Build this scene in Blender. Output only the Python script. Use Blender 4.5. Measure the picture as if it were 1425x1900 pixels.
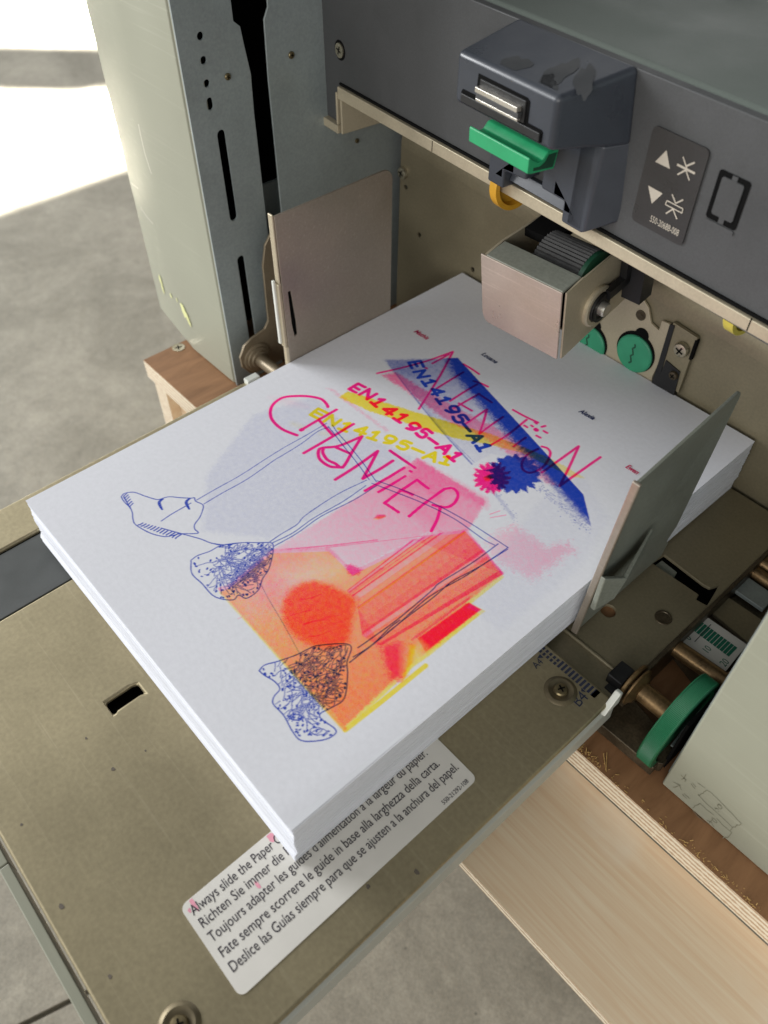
import bpy, bmesh, math, random
import numpy as np
from mathutils import Vector, Matrix
from mathutils.geometry import tessellate_polygon

for o in list(bpy.data.objects):
    bpy.data.objects.remove(o)
random.seed(4)
rng = np.random.default_rng(4)
S = bpy.context.scene
COL = S.collection

# ------------------------------------------------------------------ camera
F = 1495.342                       # focal length in photo pixels (photo 1425 x 1900)
CX, CY = 712.5, 950.0
CAM = Vector((0.30863791, -0.04426282, 0.28481841))
RW = np.array([[0.66471678, 0.55837793, -0.49635239],     # rows: world axes in camera axes (right, down, forward)
               [0.74709423, -0.49804093, 0.4402334],
               [-0.00138719, -0.66345253, -0.74821709]])
cd = bpy.data.cameras.new('camera')
cam = bpy.data.objects.new('camera', cd)
COL.objects.link(cam)
S.camera = cam
cd.sensor_fit = 'VERTICAL'
cd.sensor_height = 36.0
cd.lens = F / 1900 * 36.0
cd.clip_start = 0.01
cd.clip_end = 60
m = Matrix.Identity(4)
for i in range(3):
    m[i][0], m[i][1], m[i][2], m[i][3] = RW[i][0], -RW[i][1], -RW[i][2], CAM[i]
cam.matrix_world = m
cd.dof.use_dof = True
cd.dof.focus_distance = 0.37
cd.dof.aperture_fstop = 11.0

# ------------------------------------------------------------------ light
S.view_settings.view_transform = 'Standard'
S.view_settings.look = 'None'
S.view_settings.exposure = 0.14
S.view_settings.gamma = 1.0
WORLD_FRONT, WORLD_LEFT, WORLD_BASE = 0.85, 1.25, 0.11
W = bpy.data.worlds.new('World')
S.world = W
W.use_nodes = True
# room light: bright window walls to the front and left, dim ceiling and right side
wn = W.node_tree
bg = wn.nodes['Background']
bg.inputs[0].default_value = (0.98, 0.985, 0.97, 1)


def wmath(op, a, b=None, clamp=False):
    n = wn.nodes.new('ShaderNodeMath')
    n.operation, n.use_clamp = op, clamp
    for i, q in enumerate((a, b)):
        if q is None:
            continue
        if isinstance(q, (int, float)):
            n.inputs[i].default_value = q
        else:
            wn.links.new(q, n.inputs[i])
    return n.outputs[0]


wt = wn.nodes.new('ShaderNodeTexCoord')
ws = wn.nodes.new('ShaderNodeSeparateXYZ')
wn.links.new(wt.outputs['Generated'], ws.inputs[0])
w_front = wmath('MULTIPLY', wmath('MULTIPLY', ws.outputs[1], -1.0, True), WORLD_FRONT)
w_left = wmath('MULTIPLY', wmath('MULTIPLY', ws.outputs[0], -1.0, True), WORLD_LEFT)
w_up = wmath('MAXIMUM', ws.outputs[2], 0.0)
w_hor = wmath('SUBTRACT', 1.0, wmath('MULTIPLY', w_up, w_up), True)
w_sum = wmath('ADD', wmath('MULTIPLY', wmath('ADD', w_front, w_left), w_hor), WORLD_BASE)
wn.links.new(w_sum, bg.inputs[1])


def area(name, loc, target, size, size_y, power, color, spread=180.0, roll=None):
    d = bpy.data.lights.new(name, 'AREA')
    d.shape = 'RECTANGLE'
    d.size, d.size_y, d.energy, d.color = size, size_y, power, color
    d.spread = math.radians(spread)
    o = bpy.data.objects.new(name, d)
    COL.objects.link(o)
    v = (Vector(target) - Vector(loc)).normalized()
    q = v.to_track_quat('-Z', 'Y')
    if roll is not None:
        q = q @ Matrix.Rotation(roll, 3, 'Z').to_quaternion()
    o.rotation_mode = 'QUATERNION'
    o.rotation_quaternion = q
    o.location = loc
    return o


area('window_light', (-2.05, -0.85, 0.80), (-0.30, 0.12, -0.1), 1.3, 0.75, 50, (0.97, 0.985, 1.0))
area('front_fill_light', (0.95, -2.1, 0.70), (0.14, 0.05, -0.1), 1.6, 0.9, 21, (1.0, 0.965, 0.91))  # soft fill added from the camera side
# daylight falling through tall windows on the floor far left (narrow beams from above)
def beam(name, cx, cy, sx, sy, ang, e):
    area(name, (cx, cy, 1.3), (cx, cy, -0.42), sx, sy, e * sx * sy, (1.0, 0.97, 0.90), 5.0, ang)
beam('sun_patch_light', -1.322, 0.42, 0.30, 0.62, 0.0, 260)
beam('sun_patch_light', -1.50, 0.49, 0.50, 0.22, math.radians(44.3), 260)
beam('sun_patch_light', -2.16, 0.86, 0.90, 0.56, math.radians(44.3), 260)

# ------------------------------------------------------------------ helpers
RWT = RW.T


def ray(px, py):
    return RW @ np.array([px - CX, py - CY, F])


def un(px, py, axis, val):
    """the point on the plane axis = val that the photo shows at this pixel"""
    d = ray(px, py)
    c = np.array(CAM)
    t = (val - c[axis]) / d[axis]
    return c + d * t


def lin(r, g, b):
    f = lambda c: (c / 255 / 12.92) if c / 255 <= 0.04045 else ((c / 255 + 0.055) / 1.055) ** 2.4
    return (f(r), f(g), f(b), 1.0)


# frame of the front panel of the machine, turned about 6 degrees to the tray
TH = math.atan(0.107)
MO = Vector((-0.050, 0.2455, 0))
MU = Vector((math.cos(TH), -math.sin(TH), 0))
MV = Vector((-math.sin(TH), -math.cos(TH), 0))
MZ = Vector((0, 0, 1))


def M(u, v, z):
    return MO + MU * u + MV * v + MZ * z


class MB:
    """collects geometry for one mesh object"""
    def __init__(s):
        s.v, s.f, s.m = [], [], []

    def add(s, vs, fs, mi=0):
        b = len(s.v)
        s.v += [tuple(p) for p in vs]
        s.f += [tuple(b + i for i in f) for f in fs]
        s.m += [mi] * len(fs)
        return s

    def hexa(s, p, mi=0):
        """8 corners: bottom ring 0-3, top ring 4-7"""
        return s.add(p, [(3, 2, 1, 0), (4, 5, 6, 7), (0, 1, 5, 4), (1, 2, 6, 5), (2, 3, 7, 6), (3, 0, 4, 7)], mi)

    def box(s, x0, x1, y0, y1, z0, z1, mi=0, fr=None):
        p = [(x0, y0, z0), (x1, y0, z0), (x1, y1, z0), (x0, y1, z0), (x0, y0, z1), (x1, y0, z1), (x1, y1, z1), (x0, y1, z1)]
        if fr:
            p = [fr(*q) for q in p]
        return s.hexa(p, mi)

    def prism(s, pts, fn0, fn1, mi=0, holes=()):
        """2D outline (with holes) extruded between two mappings"""
        loops = [list(pts)] + [list(h) for h in holes]
        flat = [q for l in loops for q in l]
        tri = tessellate_polygon([[Vector((a, b, 0)) for a, b in l] for l in loops])
        n = len(flat)
        vs = [fn0(a, b) for a, b in flat] + [fn1(a, b) for a, b in flat]
        fs = []
        for t in tri:
            fs.append(tuple(t))
            fs.append(tuple(n + i for i in reversed(t)))
        b = 0
        for l in loops:
            k = len(l)
            for i in range(k):
                j = (i + 1) % k
                fs.append((b + i, b + j, n + b + j, n + b + i))
            b += k
        return s.add(vs, fs, mi)

    def cyl(s, p0, p1, r0, r1=None, seg=32, mi=0, caps=True):
        p0, p1 = Vector(p0), Vector(p1)
        r1 = r0 if r1 is None else r1
        a = (p1 - p0).normalized()
        e = a.orthogonal().normalized()
        g = a.cross(e)
        vs = []
        for p, r in ((p0, r0), (p1, r1)):
            for i in range(seg):
                t = 2 * math.pi * i / seg
                vs.append(p + e * (r * math.cos(t)) + g * (r * math.sin(t)))
        fs = [(i, (i + 1) % seg, seg + (i + 1) % seg, seg + i) for i in range(seg)]
        if caps:
            fs += [tuple(reversed(range(seg))), tuple(range(seg, 2 * seg))]
        return s.add(vs, fs, mi)

    def lathe(s, c, axis, prof, seg=36, mi=0):
        """profile of (radius, height along axis)"""
        c, a = Vector(c), Vector(axis).normalized()
        e = a.orthogonal().normalized()
        g = a.cross(e)
        vs = []
        for r, h in prof:
            for i in range(seg):
                t = 2 * math.pi * i / seg
                vs.append(c + a * h + e * (r * math.cos(t)) + g * (r * math.sin(t)))
        fs = []
        for k in range(len(prof) - 1):
            for i in range(seg):
                j = (i + 1) % seg
                fs.append((k * seg + i, k * seg + j, (k + 1) * seg + j, (k + 1) * seg + i))
        fs.append(tuple(reversed(range(seg))))
        fs.append(tuple(range((len(prof) - 1) * seg, len(prof) * seg)))
        return s.add(vs, fs, mi)

    def ribbon(s, pts, w, up, lift=0.0, mi=0):
        """flat stroke of width w along a polyline"""
        pts = [Vector(p) + Vector(up) * lift for p in pts]
        vs = []
        for i, p in enumerate(pts):
            d = (pts[min(i + 1, len(pts) - 1)] - pts[max(i - 1, 0)]).normalized()
            n = d.cross(Vector(up)).normalized() * (w / 2)
            vs += [p - n, p + n]
        return s.add(vs, [(2 * i, 2 * i + 1, 2 * i + 3, 2 * i + 2) for i in range(len(pts) - 1)], mi)

    def text(s, txt, size, fr, mi=0, sx=1.0, shear=0.0, align='LEFT', bold=0.0):
        """lettering laid in a frame fr(x, y) -> world"""
        cu = bpy.data.curves.new('t', 'FONT')
        cu.body, cu.size, cu.shear, cu.align_x, cu.offset = txt, size, shear, align, bold
        cu.resolution_u = 3
        ob = bpy.data.objects.new('t', cu)
        COL.objects.link(ob)
        me = bpy.data.meshes.new_from_object(ob)
        s.add([fr(v.co.x * sx, v.co.y) for v in me.vertices], [tuple(p.vertices) for p in me.polygons], mi)
        bpy.data.objects.remove(ob)
        bpy.data.curves.remove(cu)
        bpy.data.meshes.remove(me)
        return s

    def build(s, name, mats, parent=None, bevel=0.0, seg=2, smooth=True, label=None):
        me = bpy.data.meshes.new(name)
        me.from_pydata(s.v, [], s.f)
        if not isinstance(mats, (list, tuple)):
            mats = [mats]
        for q in mats:
            me.materials.append(q)
        me.polygons.foreach_set('material_index', s.m)
        bm = bmesh.new()
        bm.from_mesh(me)
        bmesh.ops.remove_doubles(bm, verts=bm.verts, dist=1e-6)
        bmesh.ops.recalc_face_normals(bm, faces=bm.faces)
        bm.to_mesh(me)
        bm.free()
        if smooth:
            me.polygons.foreach_set('use_smooth', [True] * len(me.polygons))
            me.set_sharp_from_angle(angle=math.radians(32))
        o = bpy.data.objects.new(name, me)
        COL.objects.link(o)
        if parent:
            o.parent = parent
            o.matrix_parent_inverse = Matrix.Translation(-Vector(WORLD_LOC[parent.name]))
        WORLD_LOC[o.name] = (0, 0, 0)
        if bevel:
            b = o.modifiers.new('bevel', 'BEVEL')
            b.width, b.segments, b.limit_method = bevel, seg, 'ANGLE'
            b.angle_limit = math.radians(40)
            b.harden_normals = True
        if label:
            o['label'] = label
        return o


def text_width(txt, size):
    t = MB().text(txt, size, lambda x, y: (x, y, 0))
    return max(v[0] for v in t.v)


WORLD_LOC = {}


def thing(name, loc, label, cat):
    o = bpy.data.objects.new(name, None)
    COL.objects.link(o)
    o.location = loc
    o.empty_display_size = 0.02
    o['label'], o['category'] = label, cat
    WORLD_LOC[o.name] = tuple(loc)
    return o


def rrect(x0, x1, y0, y1, r, n=5):
    out = []
    for cx, cy, a in ((x1 - r, y1 - r, 0), (x0 + r, y1 - r, 90), (x0 + r, y0 + r, 180), (x1 - r, y0 + r, 270)):
        for k in range(n + 1):
            t = math.radians(a + 90 * k / n)
            out.append((cx + r * math.cos(t), cy + r * math.sin(t)))
    return out


def circ(cx, cy, r, n=20, ry=None):
    return [(cx + r * math.cos(2 * math.pi * i / n), cy + (ry or r) * math.sin(2 * math.pi * i / n)) for i in range(n)]


# ------------------------------------------------------------------ materials
def newmat(name):
    mt = bpy.data.materials.new(name)
    mt.use_nodes = True
    nt = mt.node_tree
    b = nt.nodes['Principled BSDF']
    return mt, nt, b


def N(nt, t, **k):
    n = nt.nodes.new(t)
    for a, v in k.items():
        setattr(n, a, v)
    return n


def surf(name, col, rough=0.5, metal=0.0, var=0.12, vscale=25.0, speck=0.0, sscale=900.0, bump=0.0, bscale=600.0,
         rvar=0.12, spec=0.5, tint=None, stretch=(1, 1, 1), scratch=0.0, coat=0.0):
    mt, nt, b = newmat(name)
    L = nt.links.new
    tc = N(nt, 'ShaderNodeTexCoord')
    mp = N(nt, 'ShaderNodeMapping')
    mp.inputs['Scale'].default_value = stretch
    L(tc.outputs['Object'], mp.inputs['Vector'])
    n1 = N(nt, 'ShaderNodeTexNoise')
    n1.inputs['Scale'].default_value = vscale
    n1.inputs['Detail'].default_value = 5
    n1.inputs['Roughness'].default_value = 0.6
    L(mp.outputs[0], n1.inputs['Vector'])
    rp = N(nt, 'ShaderNodeMapRange')
    rp.inputs[1].default_value, rp.inputs[2].default_value = 0.3, 0.7
    rp.inputs[3].default_value, rp.inputs[4].default_value = 1 - var, 1 + var
    L(n1.outputs[0], rp.inputs[0])
    mul = N(nt, 'ShaderNodeMix', data_type='RGBA', blend_type='MULTIPLY')
    mul.inputs[0].default_value = 1
    mul.inputs[6].default_value = col
    L(rp.outputs[0], mul.inputs[7])
    out = mul.outputs[2]
    if tint:
        n3 = N(nt, 'ShaderNodeTexNoise')
        n3.inputs['Scale'].default_value = vscale * 0.45
        n3.inputs['Detail'].default_value = 3
        L(tc.outputs['Object'], n3.inputs['Vector'])
        r3 = N(nt, 'ShaderNodeMapRange')
        r3.inputs[1].default_value, r3.inputs[2].default_value = 0.42, 0.68
        L(n3.outputs[0], r3.inputs[0])
        mx = N(nt, 'ShaderNodeMix', data_type='RGBA')
        L(r3.outputs[0], mx.inputs[0])
        L(out, mx.inputs[6])
        mx.inputs[7].default_value = tint
        out = mx.outputs[2]
    if speck:
        n2 = N(nt, 'ShaderNodeTexNoise')
        n2.inputs['Scale'].default_value = sscale
        n2.inputs['Detail'].default_value = 2
        L(mp.outputs[0], n2.inputs['Vector'])
        r2 = N(nt, 'ShaderNodeMapRange')
        r2.inputs[1].default_value, r2.inputs[2].default_value = 0.28, 0.72
        r2.inputs[3].default_value, r2.inputs[4].default_value = 1 - speck, 1 + speck
        L(n2.outputs[0], r2.inputs[0])
        m2 = N(nt, 'ShaderNodeMix', data_type='RGBA', blend_type='MULTIPLY')
        m2.inputs[0].default_value = 1
        L(out, m2.inputs[6])
        L(r2.outputs[0], m2.inputs[7])
        out = m2.outputs[2]
    if scratch:
        sm_ = N(nt, 'ShaderNodeMapping')
        sm_.inputs['Rotation'].default_value = (0.5, 0.35, 0.45)
        sm_.inputs['Scale'].default_value = (14, 620, 620)
        L(tc.outputs['Object'], sm_.inputs['Vector'])
        sn = N(nt, 'ShaderNodeTexNoise')
        sn.inputs['Scale'].default_value = 1.0
        sn.inputs['Detail'].default_value = 2
        L(sm_.outputs[0], sn.inputs['Vector'])
        sr = N(nt, 'ShaderNodeMapRange')
        sr.inputs[1].default_value, sr.inputs[2].default_value = 0.60, 0.74
        L(sn.outputs[0], sr.inputs[0])
        sk = N(nt, 'ShaderNodeMath', operation='MULTIPLY')       # scratches come in patches
        L(sr.outputs[0], sk.inputs[0])
        L(n1.outputs[0], sk.inputs[1])
        s2 = N(nt, 'ShaderNodeMath', operation='MULTIPLY', use_clamp=True)
        L(sk.outputs[0], s2.inputs[0])
        s2.inputs[1].default_value = scratch * 2.2
        sx_ = N(nt, 'ShaderNodeMix', data_type='RGBA')
        L(s2.outputs[0], sx_.inputs[0])
        L(out, sx_.inputs[6])
        sx_.inputs[7].default_value = tuple(min(1.0, c_ * 1.5 + 0.12) for c_ in col[:3]) + (1,)
        out = sx_.outputs[2]
    L(out, b.inputs['Base Color'])
    rr = N(nt, 'ShaderNodeMapRange')
    rr.inputs[1].default_value, rr.inputs[2].default_value = 0.3, 0.7
    rr.inputs[3].default_value, rr.inputs[4].default_value = max(0.05, rough - rvar), min(1, rough + rvar)
    L(n1.outputs[0], rr.inputs[0])
    L(rr.outputs[0], b.inputs['Roughness'])
    b.inputs['Metallic'].default_value = metal
    b.inputs['Specular IOR Level'].default_value = spec
    b.inputs['Coat Weight'].default_value = coat
    if bump:
        nb = N(nt, 'ShaderNodeTexNoise')
        nb.inputs['Scale'].default_value = bscale
        nb.inputs['Detail'].default_value = 3
        L(mp.outputs[0], nb.inputs['Vector'])
        bp = N(nt, 'ShaderNodeBump')
        bp.inputs['Strength'].default_value = bump
        bp.inputs['Distance'].default_value = 0.0004
        L(nb.outputs[0], bp.inputs['Height'])
        L(bp.outputs[0], b.inputs['Normal'])
    return mt


MT = {}
MT['cream'] = surf('cream_enamel', lin(150, 151, 135), 0.38, scratch=0.10, var=0.06, vscale=14, bump=0.03, bscale=900)
MT['zinc'] = surf('zinc_steel', lin(150, 159, 159), 0.44, 0.25, var=0.10, vscale=22, speck=0.08, sscale=700, bump=0.05)
MT['steel'] = surf('brushed_steel', lin(186, 175, 151), 0.42, 0.4, var=0.07, vscale=30, speck=0.06, sscale=900, bump=0.04)
MT['arm'] = surf('brown_steel', lin(140, 127, 106), 0.4, 0.5, var=0.12, vscale=60, speck=0.08)
MT['guide'] = surf('rosy_steel', lin(168, 157, 144), 0.38, 0.65, scratch=0.14, var=0.08, vscale=20, speck=0.05, sscale=800)
MT['guide_dark'] = surf('grey_coated_steel', lin(136, 139, 129), 0.46, 0.2, scratch=0.16, var=0.10, vscale=26, speck=0.10, sscale=700)
MT['olive'] = surf('olive_zinc_steel', lin(138, 129, 106), 0.42, 0.4, var=0.10, vscale=24, speck=0.08, sscale=700, bump=0.05)
MT['panel'] = surf('charcoal_plastic', lin(70, 71, 72), 0.52, 0.0, var=0.10, vscale=28, speck=0.10, sscale=1500, bump=0.05, bscale=1500, spec=0.4)
MT['housing'] = surf('slate_plastic', lin(54, 58, 66), 0.34, 0.0, var=0.09, vscale=30, speck=0.06, sscale=1400, bump=0.04, bscale=1500)
MT['topcover'] = surf('grey_green_plastic', lin(96, 104, 98), 0.5, 0.0, var=0.06, vscale=18, speck=0.05, sscale=1200, bump=0.04, bscale=1200)
MT['black'] = surf('black_plastic', lin(24, 24, 25), 0.5, 0.0, var=0.2, vscale=60)
MT['void'] = surf('shade_black', lin(14, 14, 14), 0.9, 0.0, var=0.2, vscale=20, spec=0.1)  # near-black stands in for shade in gaps, recesses and openings
MT['green'] = surf('green_plastic', lin(40, 152, 100), 0.38, 0.0, var=0.10, vscale=90)
MT['green_wheel'] = surf('dark_green_plastic', lin(24, 98, 64), 0.42, 0.0, var=0.10, vscale=90)
MT['green_dark'] = surf('deep_green_plastic', lin(22, 66, 46), 0.5, 0.0, var=0.2, vscale=90)
MT['green_cap'] = surf('green_cap_plastic', lin(50, 140, 105), 0.5, 0.0, var=0.12, vscale=90)
MT['rubber'] = surf('worn_black_rubber', lin(58, 58, 58), 0.75, 0.0, var=0.3, vscale=200, speck=0.3, sscale=1800)
MT['amber'] = surf('amber_plastic', lin(196, 146, 40), 0.4, 0.0, var=0.1, vscale=80)
MT['yellow'] = surf('yellow_plastic', lin(190, 175, 70), 0.45, 0.0, var=0.1, vscale=80)
MT['brass'] = surf('oily_brass_steel', lin(128, 104, 72), 0.36, 0.7, var=0.35, vscale=120, speck=0.2, sscale=900)
MT['oily'] = surf('oily_steel', lin(84, 74, 58), 0.42, 0.5, var=0.4, vscale=70, speck=0.25, sscale=900, bump=0.1)
MT['bright'] = surf('bright_steel', lin(205, 200, 190), 0.3, 0.8, var=0.1, vscale=80)
MT['screw'] = surf('screw_steel', lin(190, 182, 160), 0.32, 0.85, var=0.15, vscale=400)
MT['screwgold'] = surf('passivated_screw_steel', lin(122, 110, 82), 0.38, 0.8, var=0.2, vscale=400)
MT['tray'] = surf('olive_grey_paint', lin(164, 153, 124), 0.42, 0.72, var=0.09, vscale=12, speck=0.085, scratch=0.12, sscale=520, bump=0.05, bscale=520, rvar=0.06)
MT['oily_tray'] = surf('worn_boss_paint', lin(112, 102, 80), 0.4, 0.6, var=0.2, vscale=160)
MT['tray_side'] = surf('pale_grey_plastic', lin(176, 178, 170), 0.45, var=0.05, vscale=20)
MT['strip'] = surf('slate_strip', lin(72, 75, 74), 0.45, var=0.06, vscale=30, speck=0.05)
MT['white'] = surf('white_plastic', lin(214, 216, 208), 0.4, var=0.05, vscale=60)
MT['pink_face'] = surf('rosy_bright_steel', lin(182, 168, 156), 0.36, 0.45, scratch=0.14, var=0.07, vscale=40, speck=0.04, sscale=900)
MT['sticker'] = surf('sticker_paper', lin(222, 219, 212), 0.45, var=0.04, vscale=35)
MT['sticker_pink'] = surf('pink_ink_smear', lin(232, 160, 178), 0.5, var=0.08, vscale=300)
MT['ink_black'] = surf('black_print', lin(58, 54, 62), 0.55, var=0.1, vscale=400)
MT['ink_navy'] = surf('navy_print', lin(44, 50, 72), 0.55, var=0.1, vscale=400)
MT['ink_green'] = surf('green_print', lin(20, 112, 88), 0.55, var=0.1, vscale=400)
MT['ink_pale'] = surf('pale_print', lin(186, 178, 164), 0.5, var=0.05, vscale=400)
MT['label_black'] = surf('black_label_film', lin(48, 46, 46), 0.35, var=0.08, vscale=40, speck=0.1, sscale=1500)
MT['pencil'] = surf('pencil_graphite', lin(122, 121, 104), 0.6, var=0.3, vscale=900)
MT['edge'] = surf('sheet_edge_paper', lin(232, 234, 240), 0.8, var=0.07, vscale=5, speck=0.10, sscale=11, stretch=(1, 1, 900), rvar=0.02)
MT['smear'] = surf('yellow_rub_paint', lin(216, 218, 158), 0.45, var=0.06, vscale=200)
MT['fleck'] = surf('brown_fleck', lin(96, 88, 78), 0.6, var=0.2, vscale=400)
MT['sawdust'] = surf('golden_sawdust', lin(214, 176, 110), 0.6, var=0.3, vscale=500)


def wood(name, c1, c2, rough=0.6, ax=(6, 60, 60), sc=6.0, blot=None):
    mt, nt, b = newmat(name)
    L = nt.links.new
    tc = N(nt, 'ShaderNodeTexCoord')
    mp = N(nt, 'ShaderNodeMapping')
    mp.inputs['Scale'].default_value = ax
    L(tc.outputs['Object'], mp.inputs['Vector'])
    n = N(nt, 'ShaderNodeTexNoise')
    n.inputs['Scale'].default_value = sc
    n.inputs['Detail'].default_value = 8
    n.inputs['Roughness'].default_value = 0.62
    n.inputs['Distortion'].default_value = 0.6
    L(mp.outputs[0], n.inputs['Vector'])
    r = N(nt, 'ShaderNodeValToRGB')
    r.color_ramp.elements[0].position, r.color_ramp.elements[0].color = 0.32, c2
    r.color_ramp.elements[1].position, r.color_ramp.elements[1].color = 0.66, c1
    L(n.outputs[0], r.inputs[0])
    out = r.outputs[0]
    if blot:
        n2 = N(nt, 'ShaderNodeTexNoise')
        n2.inputs['Scale'].default_value = 22
        n2.inputs['Detail'].default_value = 4
        L(tc.outputs['Object'], n2.inputs['Vector'])
        r2 = N(nt, 'ShaderNodeMapRange')
        r2.inputs[1].default_value, r2.inputs[2].default_value = 0.55, 0.72
        r2.inputs[4].default_value = 0.6
        L(n2.outputs[0], r2.inputs[0])
        mx = N(nt, 'ShaderNodeMix', data_type='RGBA')
        L(r2.outputs[0], mx.inputs[0])
        L(out, mx.inputs[6])
        mx.inputs[7].default_value = blot
        out = mx.outputs[2]
    L(out, b.inputs['Base Color'])
    b.inputs['Roughness'].default_value = rough
    bp = N(nt, 'ShaderNodeBump')
    bp.inputs['Strength'].default_value = 0.12
    bp.inputs['Distance'].default_value = 0.0005
    L(n.outputs[0], bp.inputs['Height'])
    L(bp.outputs[0], b.inputs['Normal'])
    return mt


MT['ply_pale'] = wood('pale_plywood', lin(250, 230, 200), lin(240, 210, 175), 0.55, (1.6, 46, 46), 9, blot=lin(252, 240, 220))
MT['ply_brown'] = wood('brown_plywood', lin(158, 116, 80), lin(132, 94, 62), 0.55, (10, 2.0, 10), 12)


def ply_edge(name):
    mt, nt, b = newmat(name)
    L = nt.links.new
    tc = N(nt, 'ShaderNodeTexCoord')
    sx = N(nt, 'ShaderNodeSeparateXYZ')
    L(tc.outputs['Object'], sx.inputs[0])
    w = N(nt, 'ShaderNodeMath', operation='MULTIPLY')
    w.inputs[1].default_value = 2 * math.pi / 0.0030
    L(sx.outputs[2], w.inputs[0])
    s_ = N(nt, 'ShaderNodeMath', operation='SINE')
    L(w.outputs[0], s_.inputs[0])
    n = N(nt, 'ShaderNodeTexNoise')
    n.inputs['Scale'].default_value = 500
    n.inputs['Detail'].default_value = 4
    L(tc.outputs['Object'], n.inputs['Vector'])
    ad = N(nt, 'ShaderNodeMath', operation='MULTIPLY_ADD')
    L(n.outputs[0], ad.inputs[0])
    ad.inputs[1].default_value = 3.4
    L(s_.outputs[0], ad.inputs[2])
    r = N(nt, 'ShaderNodeValToRGB')
    r.color_ramp.elements[0].position, r.color_ramp.elements[0].color = 0.25, lin(190, 162, 132)
    r.color_ramp.elements[1].position, r.color_ramp.elements[1].color = 0.62, lin(232, 222, 200)
    mr = N(nt, 'ShaderNodeMapRange')
    mr.inputs[1].default_value, mr.inputs[2].default_value = 0.2, 3.2
    L(ad.outputs[0], mr.inputs[0])
    L(mr.outputs[0], r.inputs[0])
    L(r.outputs[0], b.inputs['Base Color'])
    b.inputs['Roughness'].default_value = 0.8
    bp = N(nt, 'ShaderNodeBump')
    bp.inputs['Strength'].default_value = 0.4
    bp.inputs['Distance'].default_value = 0.0006
    L(n.outputs[0], bp.inputs['Height'])
    L(bp.outputs[0], b.inputs['Normal'])
    return mt


MT['ply_edge'] = ply_edge('plywood_edge')


def concrete():
    mt, nt, b = newmat('concrete')
    L = nt.links.new
    tc = N(nt, 'ShaderNodeTexCoord')
    def noise(sc, det, rough=0.6, dist=0.0):
        n = N(nt, 'ShaderNodeTexNoise')
        n.inputs['Scale'].default_value, n.inputs['Detail'].default_value = sc, det
        n.inputs['Roughness'].default_value, n.inputs['Distortion'].default_value = rough, dist
        L(tc.outputs['Object'], n.inputs['Vector'])
        return n
    a, c, d = noise(7, 6, 0.62, 0.8), noise(70, 5, 0.7), noise(420, 3)
    r = N(nt, 'ShaderNodeValToRGB')
    r.color_ramp.elements[0].position, r.color_ramp.elements[0].color = 0.30, lin(132, 127, 113)
    r.color_ramp.elements[1].position, r.color_ramp.elements[1].color = 0.70, lin(166, 160, 145)
    L(a.outputs[0], r.inputs[0])
    out = r.outputs[0]
    for n_, lo, hi in ((c, 0.86, 1.10), (d, 0.84, 1.12)):
        mr = N(nt, 'ShaderNodeMapRange')
        mr.inputs[1].default_value, mr.inputs[2].default_value = 0.3, 0.7
        mr.inputs[3].default_value, mr.inputs[4].default_value = lo, hi
        L(n_.outputs[0], mr.inputs[0])
        mx = N(nt, 'ShaderNodeMix', data_type='RGBA', blend_type='MULTIPLY')
        mx.inputs[0].default_value = 1
        L(out, mx.inputs[6])
        L(mr.outputs[0], mx.inputs[7])
        out = mx.outputs[2]
    v = N(nt, 'ShaderNodeTexVoronoi')
    v.inputs['Scale'].default_value = 45
    L(tc.outputs['Object'], v.inputs['Vector'])
    mr = N(nt, 'ShaderNodeMapRange')
    mr.inputs[1].default_value, mr.inputs[2].default_value = 0.03, 0.06
    mr.inputs[3].default_value, mr.inputs[4].default_value = 0.55, 1.0
    L(v.outputs[0], mr.inputs[0])
    mx = N(nt, 'ShaderNodeMix', data_type='RGBA', blend_type='MULTIPLY')
    mx.inputs[0].default_value = 1
    L(out, mx.inputs[6])
    L(mr.outputs[0], mx.inputs[7])
    L(mx.outputs[2], b.inputs['Base Color'])
    b.inputs['Roughness'].default_value = 0.62
    bp = N(nt, 'ShaderNodeBump')
    bp.inputs['Strength'].default_value = 0.25
    bp.inputs['Distance'].default_value = 0.002
    L(c.outputs[0], bp.inputs['Height'])
    L(bp.outputs[0], b.inputs['Normal'])
    return mt


MT['concrete'] = concrete()

# ------------------------------------------------------------------ floor (two slabs with an open joint)
FZ = -0.42
jd = Vector((0.2695, 0.963, 0)).normalized()          # direction of the joint
jn = Vector((jd.y, -jd.x, 0))
j0 = Vector((0.0505, -0.148, 0))
fb = MB()
BIG = 9.0
for s_ in (-1, 1):
    a = j0 + jn * (s_ * 0.0022)
    q = [a - jd * BIG, a + jd * BIG, a + jd * BIG + jn * (s_ * BIG), a - jd * BIG + jn * (s_ * BIG)]
    fb.add([(p.x, p.y, FZ) for p in q] + [(p.x, p.y, FZ - 0.03) for p in q[:2]], [(0, 1, 2, 3), (0, 1, 5, 4)])
q = [j0 - jd * BIG - jn * 0.01, j0 + jd * BIG - jn * 0.01, j0 + jd * BIG + jn * 0.01, j0 - jd * BIG + jn * 0.01]
fb.add([(p.x, p.y, FZ - 0.006) for p in q], [(0, 1, 2, 3)])
fo = fb.build('floor', MT['concrete'], smooth=False)
fo['kind'] = 'structure'
fo['label'] = 'worn grey concrete floor with a joint'

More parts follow.
